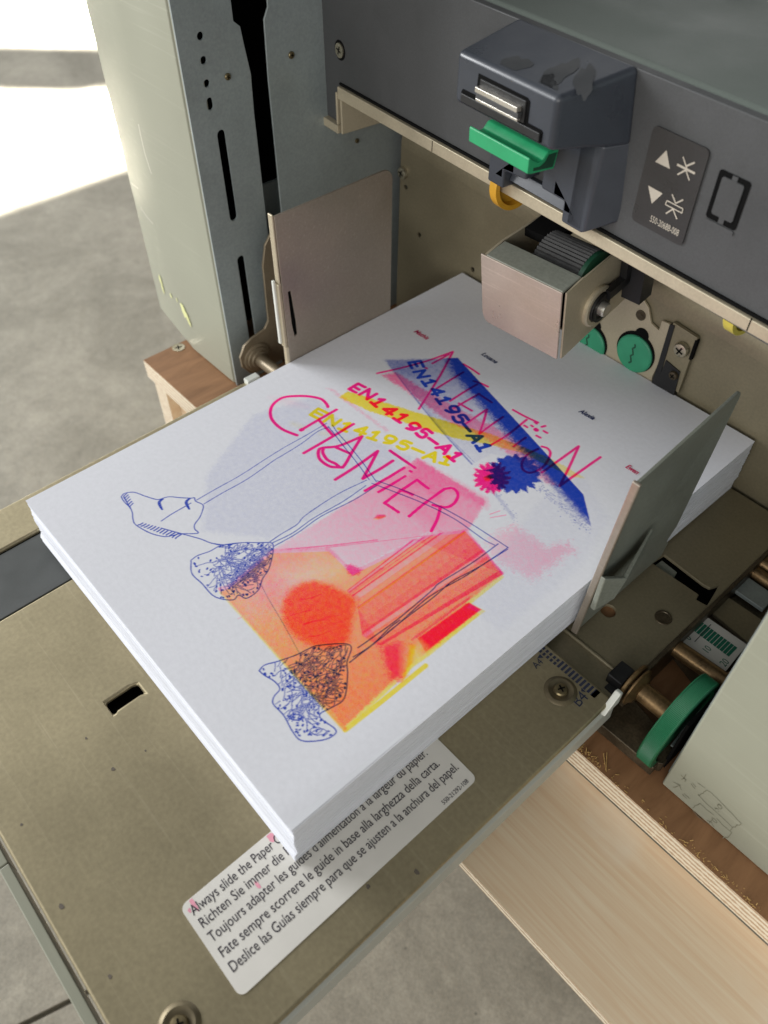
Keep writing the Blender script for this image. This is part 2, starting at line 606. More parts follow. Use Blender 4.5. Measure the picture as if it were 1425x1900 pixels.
# ------------------------------------------------------------------ wooden stand under the machine
BZ = -0.060
st = thing('wooden_stand', (0.10, 0.13, FZ), 'plywood stand carrying the machine, brown top and pale front shelf board', 'stand')
tb = MB()
tb.box(-0.1345, 0.52, 0.128, 0.75, BZ - 0.0145, BZ)
o = tb.build('top_board', [MT['ply_brown'], MT['ply_edge']], st)
for p in o.data.polygons:
    if abs(p.normal.z) < 0.5:
        p.material_index = 1
sb = MB()
sb.box(0.14, 0.60, 0.0585, 0.1275, BZ - 0.0218, BZ - 0.0150)
o = sb.build('shelf_board', [MT['ply_pale'], MT['ply_edge']], st)
for p in o.data.polygons:
    if abs(p.normal.z) < 0.5:
        p.material_index = 1
sp = MB()
sp.box(-0.133, -0.118, 0.131, 0.72, FZ, BZ - 0.0148)
o = sp.build('side_board', [MT['ply_pale'], MT['ply_edge']], st)
for p in o.data.polygons:
    if p.normal.y < -0.5:
        p.material_index = 1
fp = MB()
fp.box(-0.1178, 0.05, 0.1385, 0.152, FZ, BZ - 0.0150)
fp.build('front_board', MT['ply_pale'], st)
bb = MB()
bb.box(-0.1178, 0.52, 0.735, 0.75, FZ, BZ - 0.0150)
bb.build('back_board', MT['ply_pale'], st)
rb = MB()
rb.box(0.585, 0.60, 0.0600, 0.73, FZ, BZ - 0.0220)
rb.build('side_board', MT['ply_pale'], st)
# countersunk screw in the left end of the top board
c = un(331, 645, 2, BZ)


def screw(name, pos, axis, r, mat, parent, cross=True, dome=0.35, rot=0.4):
    pos, axis = Vector(pos), Vector(axis).normalized()
    b = MB()
    b.lathe(pos, axis, [(r, -0.0004), (r, 0.0004), (r * 0.85, r * dome), (r * 0.45, r * dome * 1.25), (0.0001, r * dome * 1.3)], 24)
    if cross:
        e = axis.orthogonal().normalized()
        e = Matrix.Rotation(rot, 3, axis) @ e
        g = axis.cross(e)
        h = r * dome * 1.34 + 0.00008
        for a, c_ in ((e, g), (g, e)):
            k = [pos + axis * h + a * (r * .55 * i) + c_ * (r * .11 * j) for i, j in ((-1, -1), (1, -1), (1, 1), (-1, 1))]
            b.add(k, [(0, 1, 2, 3)], 1)
    return b.build(name, [mat, MT['void']], parent)


screw('screw', c, (0, 0, 1), 0.0044, MT['screw'], st, dome=0.05)

# ------------------------------------------------------------------ the machine
mc = thing('printing_machine', (0.105, 0.25, BZ), 'open paper feed side of a stencil printing machine with a loaded tray', 'printer')

# --- left side cover: front face, bevelled outer part, return
cv = MB()
YC = 0.160
prof = [(-0.0715, YC), (-0.0715, YC + 0.0022), (-0.1205, YC + 0.0022), (-0.1770, YC + 0.0107), (-0.1820, YC + 0.0132), (-0.1905, YC + 0.029), (-0.1910, 0.60), (-0.1935, 0.60), (-0.1925, YC + 0.028), (-0.1840, YC + 0.0115), (-0.1780, YC + 0.0085), (-0.1215, YC)]
cv.prism(prof, lambda a, b: (a, b, BZ + 0.0005), lambda a, b: (a, b, 0.34))
lc = cv.build('side_cover', MT['cream'], mc, bevel=0.0014, label='cream left side cover with yellow rub marks')
rt = MB()
rt.box(-0.0714, -0.0690, YC + 0.0006, YC + 0.012, BZ + 0.001, 0.34)
rt.build('cover_return', MT['cream'], lc, bevel=0.0004)
sm = MB()


def blob(cx, cy, rx, ry, seed, n=26, rot=0.0, amp=0.22):
    r_ = random.Random(seed)
    ph = [r_.uniform(0, 6.28) for _ in range(4)]
    pts = []
    for i in range(n):
        t = 2 * math.pi * i / n
        k = 1 + amp * (math.sin(2 * t + ph[0]) * .5 + math.sin(3 * t + ph[1]) * .5 + math.sin(7 * t + ph[2]) * .35)
        x, y = rx * k * math.cos(t), ry * k * math.sin(t)
        pts.append((cx + x * math.cos(rot) - y * math.sin(rot), cy + x * math.sin(rot) + y * math.cos(rot)))
    return pts


def ycov(a):
    if a > -0.1215:
        return YC
    if a > -0.1780:
        return YC + (-0.1215 - a) * 0.1504
    return YC + 0.0085 + (-0.1780 - a) * 0.5


def uncov(px, py):
    q = un(px, py, 1, YC)
    for _ in range(8):
        q = un(px, py, 1, ycov(q[0]))
    return q


for px, py, w_, h_, sd in ((299, 520, .0020, .0044, 1), (303, 535, .0017, .0035, 2), (318, 548, .0013, .0020, 3), (341, 575, .0030, .0058, 4), (350, 592, .0020, .0048, 5), (329, 556, .0010, .0016, 6)):
    p = uncov(px, py)
    fb_ = blob(p[0], p[2], w_, h_, sd, rot=0.25)
    sm = MB()
    vs = [(p[0], ycov(p[0]) - 0.0005, p[2])] + [(a, ycov(a) - 0.0005, b) for a, b in fb_]
    sm.add(vs, [(0, k + 1, (k + 1) % len(fb_) + 1) for k in range(len(fb_))])
    sm.build('paint_smear', MT['smear'], lc)
for pts in (((258, 230), (263, 255), (270, 285), (282, 322)), ((262, 385), (272, 400), (285, 415)), ((236, 322), (243, 338), (258, 350)), ((262, 455), (268, 470), (280, 480))):
    P = []
    for a, b in pts:
        q = uncov(a, b)
        P.append((q[0], ycov(q[0]), q[2]))
    scr_ = MB()
    scr_.ribbon(P, 0.0005, (0, -1, 0), 0.0004)
    scr_.build('scratch', MT['sticker'], lc)

# --- left side wall of galvanised steel: two plates with an upright gap
X0 = -0.068


def yz(x):
    return lambda a, b: (x, a, b)


def pslot(p0, p1, r, n=8):
    (a0, b0), (a1, b1) = p0, p1
    d = math.atan2(b1 - b0, a1 - a0)
    out = []
    for k in range(n + 1):
        t = d - math.pi / 2 + math.pi * k / n
        out.append((a1 + r * math.cos(t), b1 + r * math.sin(t)))
    for k in range(n + 1):
        t = d + math.pi / 2 + math.pi * k / n
        out.append((a0 + r * math.cos(t), b0 + r * math.sin(t)))
    return out


w1 = MB()
holes = [pslot((0.1765, 0.1000), (0.1765, 0.0545), 0.0026), pslot((0.1770, 0.0268), (0.1770, -0.045), 0.0026)]
for px, py in ((372, 67), (378, 112), (384, 155)):
    p = un(px, py, 0, X0)
    holes.append(circ(p[1], p[2], 0.0019))
p = un(390, 193, 0, X0)
holes.append(pslot((p[1], p[2] + 0.0012), (p[1], p[2] - 0.0012), 0.0019))
w1.prism([(0.1600, -0.0595), (0.1975, -0.0595), (0.1982, 0.105), (0.1990, 0.1245), (0.1968, 0.140), (0.1960, 0.147), (0.1925, 0.150), (0.1925, 0.34), (0.1600, 0.34)],
         yz(X0 - 0.0012), yz(X0), holes=holes)
sp1 = w1.build('side_plate', MT['zinc'], mc, bevel=0.0003, seg=1)
w2 = MB()
holes = []
for px, py in ((662, 261),):
    p = un(px, py, 0, X0)
    holes.append(circ(p[1], p[2], 0.0012, 12))
w2.prism([(0.2088, -0.0595), (0.3300, -0.0595), (0.3300, 0.34), (0.2145, 0.34), (0.2135, 0.152), (0.2105, 0.147), (0.2095, 0.120)], yz(X0 - 0.0012), yz(X0), holes=holes)
sp2 = w2.build('side_plate', MT['zinc'], mc, bevel=0.0003, seg=1)
for px, py, par, r in ((422, 142, sp1, .0017), (540, 102, sp2, .0018), (662, 261, sp2, .0014)):
    p = un(px, py, 0, X0)
    screw('screw', (X0 + 0.0002, p[1], p[2]), (1, 0, 0), r, MT['screwgold'], par, dome=0.4)
iv = MB()  # added dark box, its black stands in for shade behind the gap
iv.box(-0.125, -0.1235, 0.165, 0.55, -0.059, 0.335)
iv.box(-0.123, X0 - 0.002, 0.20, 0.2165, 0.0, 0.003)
iv.build('inner_shade', MT['void'], mc)
ib = MB()                                # lead and bar seen through the gap
p = un(505, 330, 0, -0.085)
ib.box(-0.0865, -0.0845, 0.205, 0.235, -0.05, p[2] - 0.002)
ib.build('lift_rail', MT['zinc'], mc)

# --- lift arm with boss and shaft at the left guide
XA = -0.055
arm = MB()
arm.prism([(0.1935, 0.046), (0.1868, 0.038), (0.1836, 0.026), (0.1824, -0.012), (0.1790, -0.0165), (0.1690, -0.0185), (0.1625, -0.0215), (0.1585, -0.0285), (0.1590, -0.0365), (0.1640, -0.0435),
           (0.1710, -0.0455), (0.2100, -0.0455), (0.2100, 0.046)], yz(XA - 0.0018), yz(XA))
am = arm.build('lift_arm', MT['arm'], mc, bevel=0.0005)
bo = MB()
bo.lathe((XA, 0.1705, -0.0335), (1, 0, 0), [(0.0098, -0.0005), (0.0098, 0.0008), (0.0088, 0.0014), (0.0080, 0.0014), (0.0078, 0.0026), (0.0060, 0.0030), (0.0058, 0.0042), (0.0030, 0.0046)])
bo.build('boss', MT['arm'], am)
sh = MB()
sh.cyl((XA, 0.1705, -0.0335), (-0.004, 0.1705, -0.0335), 0.0042)
sh.lathe((-0.026, 0.1705, -0.0335), (1, 0, 0), [(0.0042, 0), (0.0100, 0.0), (0.0100, 0.0022), (0.0042, 0.0022)])
sh.build('shaft', MT['arm'], am)

# --- back plate
YB = 0.300
bk = MB()
fz = lambda x: 0.0548 - 0.0735 * (x + 0.0)          # height of the fold line
hol = []
for px, py, r in ((778, 436, .0017), (877, 500, .0017), (753, 347, .0016)):
    p = un(px, py, 1, YB)
    hol.append(circ(p[0], p[2], r, 14))
bk.prism([(-0.0655, -0.0585), (0.36, -0.0585), (0.36, fz(0.36)), (-0.0625, fz(-0.0625))], lambda a, b: (a, YB + 0.0014, b), lambda a, b: (a, YB, b), holes=hol)
seg_ = 8
rows = []
for k in range(seg_ + 1):
    t = math.pi / 2 * k / seg_
    rows.append((0.016 * (1 - math.cos(t)), 0.020 * math.sin(t)))
rows.append((0.055, 0.020))
vs, fs = [], []
for dy_, dz_ in rows:
    for x in (-0.0625, 0.36):
        vs.append((x, YB + dy_, fz(x) + dz_))
for k in range(len(rows) - 1):
    fs.append((2 * k, 2 * k + 1, 2 * k + 3, 2 * k + 2))
bk.add(vs, fs)
bp_ = bk.build('back_plate', MT['olive'], mc)
p = un(749, 320, 1, YB)
screw('screw', (p[0], YB - 0.0003, p[2]), (0, -1, 0), 0.0040, MT['screw'], bp_, dome=0.45)
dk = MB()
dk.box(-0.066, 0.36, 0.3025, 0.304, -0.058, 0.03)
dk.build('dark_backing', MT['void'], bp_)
# bracket with the two green caps
br = MB()
bpts = [(1075, 585), (1115, 560), (1140, 545), (1172, 520), (1203, 572), (1208, 600), (1222, 613), (1228, 595), (1247, 603), (1238, 640), (1210, 700), (1205, 735), (1060, 660)]
b2 = []
for a, b in bpts:
    q = un(a, b, 1, YB - 0.0022)
    b2.append((q[0], q[2]))
br.prism(b2, lambda a, b: (a, YB - 0.0006, b), lambda a, b: (a, YB - 0.0022, b))
brk = br.build('bracket_plate', MT['steel'], bp_, bevel=0.0003, seg=1)
for px, py in ((1177, 656), (1092, 637)):
    q = un(px, py, 1, YB - 0.003)
    b = MB()
    b.lathe((q[0], YB - 0.0022, q[2]), (0, -1, 0), [(0.0112, 0), (0.0112, 0.0012), (0.0104, 0.0019), (0.0001, 0.0019)], 40)
    P = [(q[0] - 0.0006 + 0.0008 * math.sin(k * 2.1), YB - 0.0022 - 0.00195, q[2] + 0.0065 - 0.013 * k / 8) for k in range(9)]
    b.ribbon(P, 0.0010, (0, -1, 0), 0.00006, 1)
    b.build('cap', [MT['green_cap'], MT['green_dark']], bp_, label='green slotted cap')
    d = MB()
    d.lathe((q[0], YB - 0.00225, q[2] + 0.0010), (0, -1, 0), [(0.0122, 0), (0.0122, 0.0003), (0.0001, 0.0003)], 40)
    d.cyl((q[0] + 0.001, YB - 0.0022, q[2] + 0.0125), (q[0] + 0.001, YB - 0.0026, q[2] + 0.0125), 0.0042, seg=20)
    d.build('cap_recess', MT['void'], bp_)
q = un(1189, 585, 1, YB - 0.0024)
b = MB()
b.lathe((q[0], YB - 0.0023, q[2]), (0, -1, 0), [(0.0030, 0), (0.0030, 0.0003), (0.0012, 0.0003), (0.0012, 0.0006), (0.0001, 0.0006)], 24)
b.build('rivet', MT['oily'], bp_)
b = MB()
q4 = [un(a, b_, 1, YB - 0.0030) for a, b_ in ((1249, 598), (1294, 627), (1258, 730), (1222, 700))]
b.prism([(q[0], q[2]) for q in q4], lambda a, c_: (a, YB - 0.0008, c_), lambda a, c_: (a, YB - 0.0030, c_))
b.build('bracket_plate', MT['olive'], bp_, bevel=0.0003, seg=1)
b = MB()
q4 = [un(a, b_, 1, YB - 0.0034) for a, b_ in ((1243, 602), (1252, 604), (1224, 700), (1230, 722), (1205, 722), (1222, 672))]
b.prism([(q[0], q[2]) for q in q4], lambda a, c_: (a, YB - 0.0010, c_), lambda a, c_: (a, YB - 0.0036, c_))
q4 = [un(a, b_, 1, YB - 0.0034) for a, b_ in ((1236, 668), (1262, 690), (1250, 735), (1218, 715))]
b.prism([(q[0], q[2]) for q in q4], lambda a, c_: (a, YB - 0.0010, c_), lambda a, c_: (a, YB - 0.0037, c_))
b.build('latch_bar', MT['black'], bp_)
for px, py, r in ((1264, 649, .0042), (1249, 697, .0026)):
    q = un(px, py, 1, YB - 0.0045)
    screw('screw', (q[0], YB - 0.0042, q[2]), (0, -1, 0), r, MT['screw'] if r > .003 else MT['oily'], bp_, dome=0.4)
b = MB()
q = un(1286, 650, 1, YB - 0.0032)
b.box(q[0] - 0.0007, q[0] + 0.0007, YB - 0.0033, YB - 0.001, q[2] - 0.006, q[2] + 0.006)
b.build('clip_slot', MT['void'], bp_)

# --- added dark lid and back of the feed bay, block light from inside
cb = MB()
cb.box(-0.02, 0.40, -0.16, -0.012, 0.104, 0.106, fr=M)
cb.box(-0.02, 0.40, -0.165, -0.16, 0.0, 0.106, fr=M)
cb.build('bay_light_block', MT['void'], mc)

# --- front panel
fpn = MB()
ptop = 0.1762
# outline in (u, z) with hook at the left and the socket hole
sock = rrect(0.2355, 0.2470, 0.1400, 0.1565, 0.0016)
fpn.prism([(-0.0222, 0.0905), (-0.0035, 0.0905), (-0.0035, 0.1075), (0.42, 0.1075), (0.42, ptop), (-0.0222, ptop)], lambda a, b: M(a, -0.004, b), lambda a, b: M(a, 0, b))
pn = fpn.build('front_panel', MT['panel'], mc, bevel=0.0006)
pl = MB()
pl.box(-0.022, 0.106 - 0.02, -0.003, -0.0005, ptop - 0.001, 0.34, fr=M)
pn_l = None
# socket: insert on a flat black plate standing in for a shaded hole
so = MB()
so.prism(rrect(0.2346, 0.2476, 0.1396, 0.1570, 0.0012), lambda a, b: M(a, -0.001, b), lambda a, b: M(a, 0.0002, b))
so.build('socket_shade', MT['void'], pn)
so = MB()
so.prism(rrect(0.2366, 0.2456, 0.1418, 0.1552, 0.0009), lambda a, b: M(a, -0.0005, b), lambda a, b: M(a, 0.0006, b))
so.box(0.2402, 0.2424, -0.0005, 0.0005, 0.1398, 0.1420, fr=M)
so.box(0.2402, 0.2424, -0.0005, 0.0005, 0.1550, 0.1568, fr=M)
so.build('button_socket', MT['panel'], pn, bevel=0.0003, seg=1)
so = MB()
so.prism(rrect(0.2350, 0.2472, 0.1378, 0.1393, 0.0005), lambda a, b: M(a, -0.001, b), lambda a, b: M(a, 0.0005, b))
so.build('socket_sill', MT['panel'], pn)
# control label
LB = MB()
LB.prism(rrect(0.2040, 0.2292, 0.1252, 0.1613, 0.0022), lambda a, b: M(a, 0.0001, b), lambda a, b: M(a, 0.0007, b))
fl = lambda a, b: M(a, 0.00085, b)


def pol(b, pts, fr, mi):
    b.add([fr(*p) for p in pts], [tuple(range(len(pts)))], mi)


def unM(px, py, v):
    d = ray(px, py)
    c_ = np.array(CAM) - np.array(MO)
    t = (v - c_ @ np.array(MV)) / (d @ np.array(MV))
    P = c_ + d * t
    return (P @ np.array(MU), P[2])


def lz(x, y):                                  # close-up crop of the label -> label plane
    return unM(1150 + x * 275 / 1425, 180 + y * 275 / 1425, 0.00085)


for tri in (((450, 512), (340, 622), (482, 692)), ((273, 850), (413, 928), (307, 1026))):
    pol(LB, [lz(*p) for p in tri], fl, 1)
def seg(b, p, q, w, fr, mi):
    p, q = Vector((p[0], p[1], 0)), Vector((q[0], q[1], 0))
    d = (q - p).normalized()
    n = Vector((-d.y, d.x, 0)) * (w / 2)
    pol(b, [(v.x, v.y) for v in (p - n, q - n, q + n, p + n)], fr, mi)
fls = [lambda a, b, k=k: M(a, 0.00085 + 0.00002 * k, b) for k in range(8)]
for k, (p, q, w) in enumerate((((608, 575), (645, 690), .0005), ((632, 690), (668, 802), .0005), ((552, 648), (722, 735), .0008), ((638, 665), (722, 630), .0006), ((556, 745), (640, 700), .0006))):
    seg(LB, lz(*p), lz(*q), w, fls[k], 1)
for k, (p, q, w) in enumerate((((503, 935), (538, 1025), .0005), ((538, 1022), (610, 988), .0005), ((443, 1120), (515, 1075), .0005), ((512, 1078), (550, 1175), .0005),
                               ((455, 995), (610, 1075), .0004), ((440, 1032), (600, 1116), .0004), ((455, 995), (440, 1032), .0004), ((610, 1075), (600, 1116), .0004))):
    seg(LB, lz(*p), lz(*q), w, fls[k], 1)
a0, a1 = lz(285, 1192), lz(560, 1330)
wdt = a1[0] - a0[0]
LB.text('550-20688-008', 0.0036, lambda x, y: fl(a0[0] + x, a0[1] + y), 1, sx=wdt / text_width('550-20688-008', 0.0036))
LB.build('control_label', [MT['label_black'], MT['ink_pale']], pn, label='black label with up and down arrows')
screw('screw', M(-0.0024, 0.0004, 0.129), MV, 0.0036, MT['screw'], pn, dome=0.12)
b = MB()
b.lathe(M(-0.0024, -0.0002, 0.129), MV, [(0.0049, 0), (0.0049, 0.0003), (0.0001, 0.0003)], 28)
b.build('screw_recess', MT['void'], pn)
# bent hook tab and flange under the left end of the panel
hk = MB()
hk.box(-0.0222, -0.0035, -0.0035, 0.0030, 0.0858, 0.0905, fr=M)
hk.box(-0.0052, -0.0036, -0.0035, 0.0026, 0.0906, 0.108, fr=M)
hk.build('hook_tab', MT['steel'], pn, bevel=0.0004, seg=1)
hk = MB()
hk.box(-0.0022, -0.0006, -0.045, 0.0016, 0.0862, 0.1062, fr=M)
hk.build('flange', MT['steel'], pn, bevel=0.0003, seg=1)
# guide rail under the panel
rl = MB()
rl.hexa([M(-0.0035, -0.008, .1047), M(.42, -0.008, .1120), M(.42, 0.0022, .1120), M(-0.0035, 0.0022, .1047), M(-0.0035, -0.008, .1112), M(.42, -0.008, .1165), M(.42, 0.0022, .1165), M(-0.0035, 0.0022, .1112)])
ra = rl.build('guide_rail', MT['steel'], mc, bevel=0.0005)
b = MB()
for uu in (0.0805, 0.2660):
    b = MB()
    zz = 0.1047 + (uu + .0035) * 0.0172
    b.box(uu, uu + 0.0004, 0.0020, 0.00235, zz + 0.0005, zz + 0.0058, fr=M)
    b.build('rail_joint', MT['void'], ra)
b = MB()
b.box(-0.003, 0.42, -0.002, 0.0010, 0.1066, 0.1078, fr=lambda u, v, z: M(u, v, z + 0.0052 + u * 0.012))
b.build('rail_gap_shade', MT['void'], ra)  # dark strip painted where the gap above the rail is shaded
# amber and yellow rollers below the rail
for uu, vv, zz, r, mt in ((0.1290, -0.006, 0.1100, 0.0130, 'amber'), (0.2540, -0.012, 0.1085, 0.0105, 'yellow')):
    b = MB()
    b.lathe(M(uu, vv, zz), MU, [(r * .35, -0.001), (r * .9, -0.001), (r, 0), (r, 0.0045), (r * .82, 0.0045), (r * .78, 0.0015), (r * .35, 0.0015), (r * .3, 0.003)], 40)
    b.build('idler_roller', MT[mt], mc, label='%s guide roller' % mt)

# --- top cover
tc_ = MB()
tc_.box(-0.0222, 0.42, -0.36, -0.0038, ptop - 0.03, ptop + 0.0006, fr=M)
tc_.build('top_cover', MT['topcover'], mc, bevel=0.0040, seg=4)

# --- feed housing
hg = MB()
UL, UR = 0.1280, 0.1838
recess = [(0.1415, 0.1662), (0.1690, 0.1660), (0.1705, 0.1650), (0.1706, 0.1577), (0.1780, 0.1576), (0.1788, 0.1570), (0.1788, 0.1536), (0.1782, 0.1530), (0.1326, 0.1530), (0.1320, 0.1538), (0.1322, 0.1570), (0.1330, 0.1580), (0.1408, 0.1581)]
tz = lambda v: 0.1768 - (v / 0.03) * 0.0062
flare = lambda v: UR + 0.0078 * (1 - v / 0.03)
hg.hexa([M(UL, -.001, .1500), M(.1957, -.001, .1500), M(UR, .030, .1516), M(UL, .030, .1516), M(UL, -.001, tz(0)), M(flare(0), -.001, tz(0)), M(UR, .030, tz(.030)), M(UL, .030, tz(.030))])
ho = hg.build('feed_housing', MT['housing'], mc, bevel=0.0022, seg=4)
hp = MB()  # flat dark plate drawn for the recess and its shade
hp.prism(recess, lambda a, b: M(a, 0.0290, b), lambda a, b: M(a, 0.0302, b))
hp.build('recess_shade', MT['void'], ho)
hs = MB()
hs.hexa([M(flare(.008) - .010, -.002, .1138), M(.2000, -.002, .1222), M(flare(.008) - .0015, .0080, .1138), M(flare(.008) - .012, .0080, .1138), M(flare(.008) - .010, -.002, .152), M(.1958, -.002, .152), M(flare(.008), .0080, .1500), M(flare(.008) - .012, .0080, .1500)])
hs.build('housing_side', MT['housing'], ho, bevel=0.0012, seg=3)
lw = MB()
lw.prism([(0.1280, 0.1512), (0.1280, 0.1128), (0.1384, 0.1128), (0.1382, 0.1207), (0.1518, 0.1220), (0.1518, 0.1330), (0.1608, 0.1330), (0.1610, 0.1224), (0.1745, 0.1222), (0.1750, 0.1136), (0.1872, 0.1136), (0.1868, 0.1498), (0.1840, 0.1512)],
         lambda a, b: M(a, -0.002, b), lambda a, b: M(a, 0.008, b))
lw.build('housing_legs', MT['housing'], ho, bevel=0.0011, seg=3)
gs = MB()
gs.hexa([M(.1384, -.002, .1150), M(.1752, -.002, .1150), M(.1752, .0045, .1158), M(.1384, .0045, .1158), M(.1384, -.002, .1200), M(.1752, -.002, .1200), M(.1752, .0025, .1206), M(.1384, .0025, .1206)])
gs.build('scraper_strip', MT['housing'], ho, bevel=0.0004)
# contact block in the opening
ck = MB()
ck.box(0.1330, 0.1782, 0.0298, 0.0312, 0.1535, 0.1568, fr=M)
ck.box(0.1432, 0.1690, 0.0298, 0.0308, 0.1569, 0.1650, fr=M)
ck.build('contact_block', MT['black'], ho, bevel=0.0004)
for z0, z1, v1 in ((0.1606, 0.1626, 0.0330), (0.1572, 0.1583, 0.0322)):
    b = MB()
    b.box(0.1430, 0.1670, 0.0300, v1, z0, z1, fr=M)
    b.build('contact_bar', MT['bright'], ho, bevel=0.0003)
b = MB()
b.box(0.1432, 0.1674, 0.0300, 0.0325, 0.1584, 0.1605, fr=M)
b.build('contact_body', MT['panel'], ho, bevel=0.0003)
# finger smudges on the housing top
b = MB()
for px, py, rx, ry, rot, sd in ((953, 122, .0052, .0062, .2, 11), (1035, 140, .0045, .0105, -.35, 12), (1015, 160, .0040, .0060, -.6, 15), (1085, 152, .0030, .0120, -.75, 13)):
    v_ = 0.015
    for _ in range(6):
        u_, z_ = unM(px, py, v_)
        # solve the point on the sloping top
        v_ += (z_ - tz(v_)) * -0.55
    pts = blob(u_, v_, rx, ry, sd, rot=rot, amp=0.3)
    pts = [(a, min(0.0272, max(0.001, b_))) for a, b_ in pts]
    b.add([M(a, b_, tz(b_) + 0.00008) for a, b_ in pts], [tuple(range(len(pts)))])
MT['smudge'] = surf('greasy_smudge', lin(46, 48, 51), 0.42, var=0.1, vscale=60)
b.build('finger_smudge', MT['smudge'], ho)

# --- green lever
lv = MB()
pr_ = [(.0300, .1396), (.0302, .1452), (.0296, .1457), (.0275, .1440), (.0250, .1428), (.0228, .1430), (.0208, .1452), (.0200, .1456), (.0145, .1452), (.0158, .1378), (.0280, .1390)]
in_ = [(.0272, .1400), (.0272, .1412), (.0240, .1408), (.0215, .1420), (.0198, .1444), (.0156, .1443), (.0168, .1388)]
lv.prism(pr_, lambda a, b: M(0.1385, a, b), lambda a, b: M(0.1738, a, b))
lev = lv.build('separator_lever', MT['green'], mc, bevel=0.0004)
b = MB()
b.prism(in_, lambda a, c_: M(0.1736, a, c_), lambda a, c_: M(0.1740, a, c_))
b.build('hollow_shade', MT['green_dark'], lev)  # flat dark inset painted for the shaded hollow end
b = MB()
b.box(0.156, 0.160, 0.006, 0.016, 0.131, 0.142, fr=M)
b.build('lever_stem', MT['black'], lev)

# --- pickup unit (tilted box with ridged roller)
PO = Vector((0.0804, 0.2257, 0.0398))
ea, eb, eg = 0.1389, -0.0129, 0.0489
PR = Matrix.Rotation(eg, 3, 'Z') @ Matrix.Rotation(eb, 3, 'Y') @ Matrix.Rotation(ea, 3, 'X')


def Q(x, y, z):
    return PO + PR @ Vector((x, y, z))


WU, DU, HU = 0.0495, 0.0385, 0.0399
pu = MB()
pu.prism([(0.0, HU - .0005), (0.0, HU), (WU - .0015, HU), (WU - .0015, 0.0), (0.0048, 0.0), (0.0028, 0.0006), (0.0010, 0.0030), (0.0004, 0.0058)], lambda a, b: Q(a, 0.0011, b), lambda a, b: Q(a, 0, b))
pk = pu.build('pickup_unit', MT['pink_face'], mc, bevel=0.0004, seg=2)
b = MB()
b.hexa([Q(.0028, .0004, HU - .001), Q(WU - .0015, .0004, HU - .001), Q(WU - .0015, .0145, HU - .001), Q(.0028, .0145, HU - .001), Q(.0028, .0008, HU + .0003), Q(WU - .0015, .0008, HU + .0003), Q(WU - .0015, .0145, HU + .0003), Q(.0028, .0145, HU + .0003)])
b.build('unit_top', MT['guide_dark'], pk, bevel=0.0006)
b = MB()
b.prism([(0.0018, 0.0), (DU + .02, 0.004), (DU + .02, HU - .012), (DU, HU), (0.0145, HU), (0.0145, HU + .0004), (0.0018, HU - .0006)], lambda a, c_: Q(WU - .0011, a, c_), lambda a, c_: Q(WU, a, c_))
b.build('unit_side', MT['steel'], pk, bevel=0.0003, seg=1)
b = MB()
b.prism([(0.0012, 0.0), (DU + .02, 0.004), (DU + .02, HU - .004), (0.0145, HU), (0.0012, HU - .0008)], lambda a, c_: Q(.0010, a, c_), lambda a, c_: Q(.0022, a, c_))
b.build('unit_side', MT['steel'], pk)
b = MB()
b.box(.0024, WU - .0013, .0146, DU + .015, 0.006, 0.010, fr=Q)
b.box(.0024, WU - .0013, .0140, .0150, 0.006, HU - .002, fr=Q)
b.box(.0024, .0200, .0300, .0560, HU - .006, HU - .0015, fr=Q)
b.build('unit_floor', MT['void'], pk)
b = MB()
n_t = 46
rc, rr_ = (0.0295, 0.0262), 0.0148
vs, fs = [], []
for k in range(n_t * 2):
    t = math.pi * k / n_t
    r = rr_ if k % 2 else rr_ - 0.0009
    for x in (0.0165, 0.0425):
        vs.append(Q(x, rc[0] + r * math.cos(t), rc[1] + r * math.sin(t)))
K_ = n_t * 2
for k in range(K_):
    j = (k + 1) % K_
    fs.append((2 * k, 2 * k + 1, 2 * j + 1, 2 * j))
fs.append(tuple(range(0, 2 * K_, 2)))
fs.append(tuple(range(1, 2 * K_, 2)))
b.add(vs, fs)
b.build('feed_roller', MT['rubber'], pk, smooth=False)
b = MB()
b.lathe(Q(.0428, *rc), PR @ Vector((1, 0, 0)), [(0.0148, 0), (0.0148, 0.0022), (0.012, 0.0030), (0.006, 0.0034)], 36)
b.build('roller_hub', MT['green_dark'], pk)
b = MB()
q_ = Q(WU, .0262, .0170)
ax_ = PR @ Vector((1, 0, 0))
b.lathe(q_, ax_, [(0.0105, 0.0), (0.0105, 0.0016), (0.0096, 0.0022), (0.0078, 0.0022), (0.0076, 0.0010), (0.0068, 0.0010)], 40)
b.build('bearing_ring', MT['steel'], pk)
b = MB()
b.lathe(q_, ax_, [(0.0072, 0.0011), (0.0072, 0.0032), (0.0030, 0.0034)], 32)
b.build('bearing_seal', MT['black'], pk)
b = MB()
b.lathe(q_, ax_, [(0.0036, 0.001), (0.0036, 0.0058), (0.0030, 0.0066), (0.0001, 0.0066)], 28)
b.build('axle_end', MT['bright'], pk)
b = MB()
P = [Q(WU + .004, .0262 + .0062 * math.cos(t), .0170 + .0062 * math.sin(t)) for t in [math.radians(a) for a in range(70, 330, 20)]]
b.ribbon(P, 0.0022, ax_, 0.0)
b.box(WU + .0012, WU + .005, .030, .046, .020, .0245, fr=Q)
b.box(WU + .0012, WU + .005, .042, .0465, .021, .034, fr=Q)
b.build('retaining_clip', MT['black'], pk)
b = MB()
b.box(WU + .0015, WU + .012, .0460, .0560, .010, .030, fr=Q)
b.build('arm_mount', MT['black'], pk)

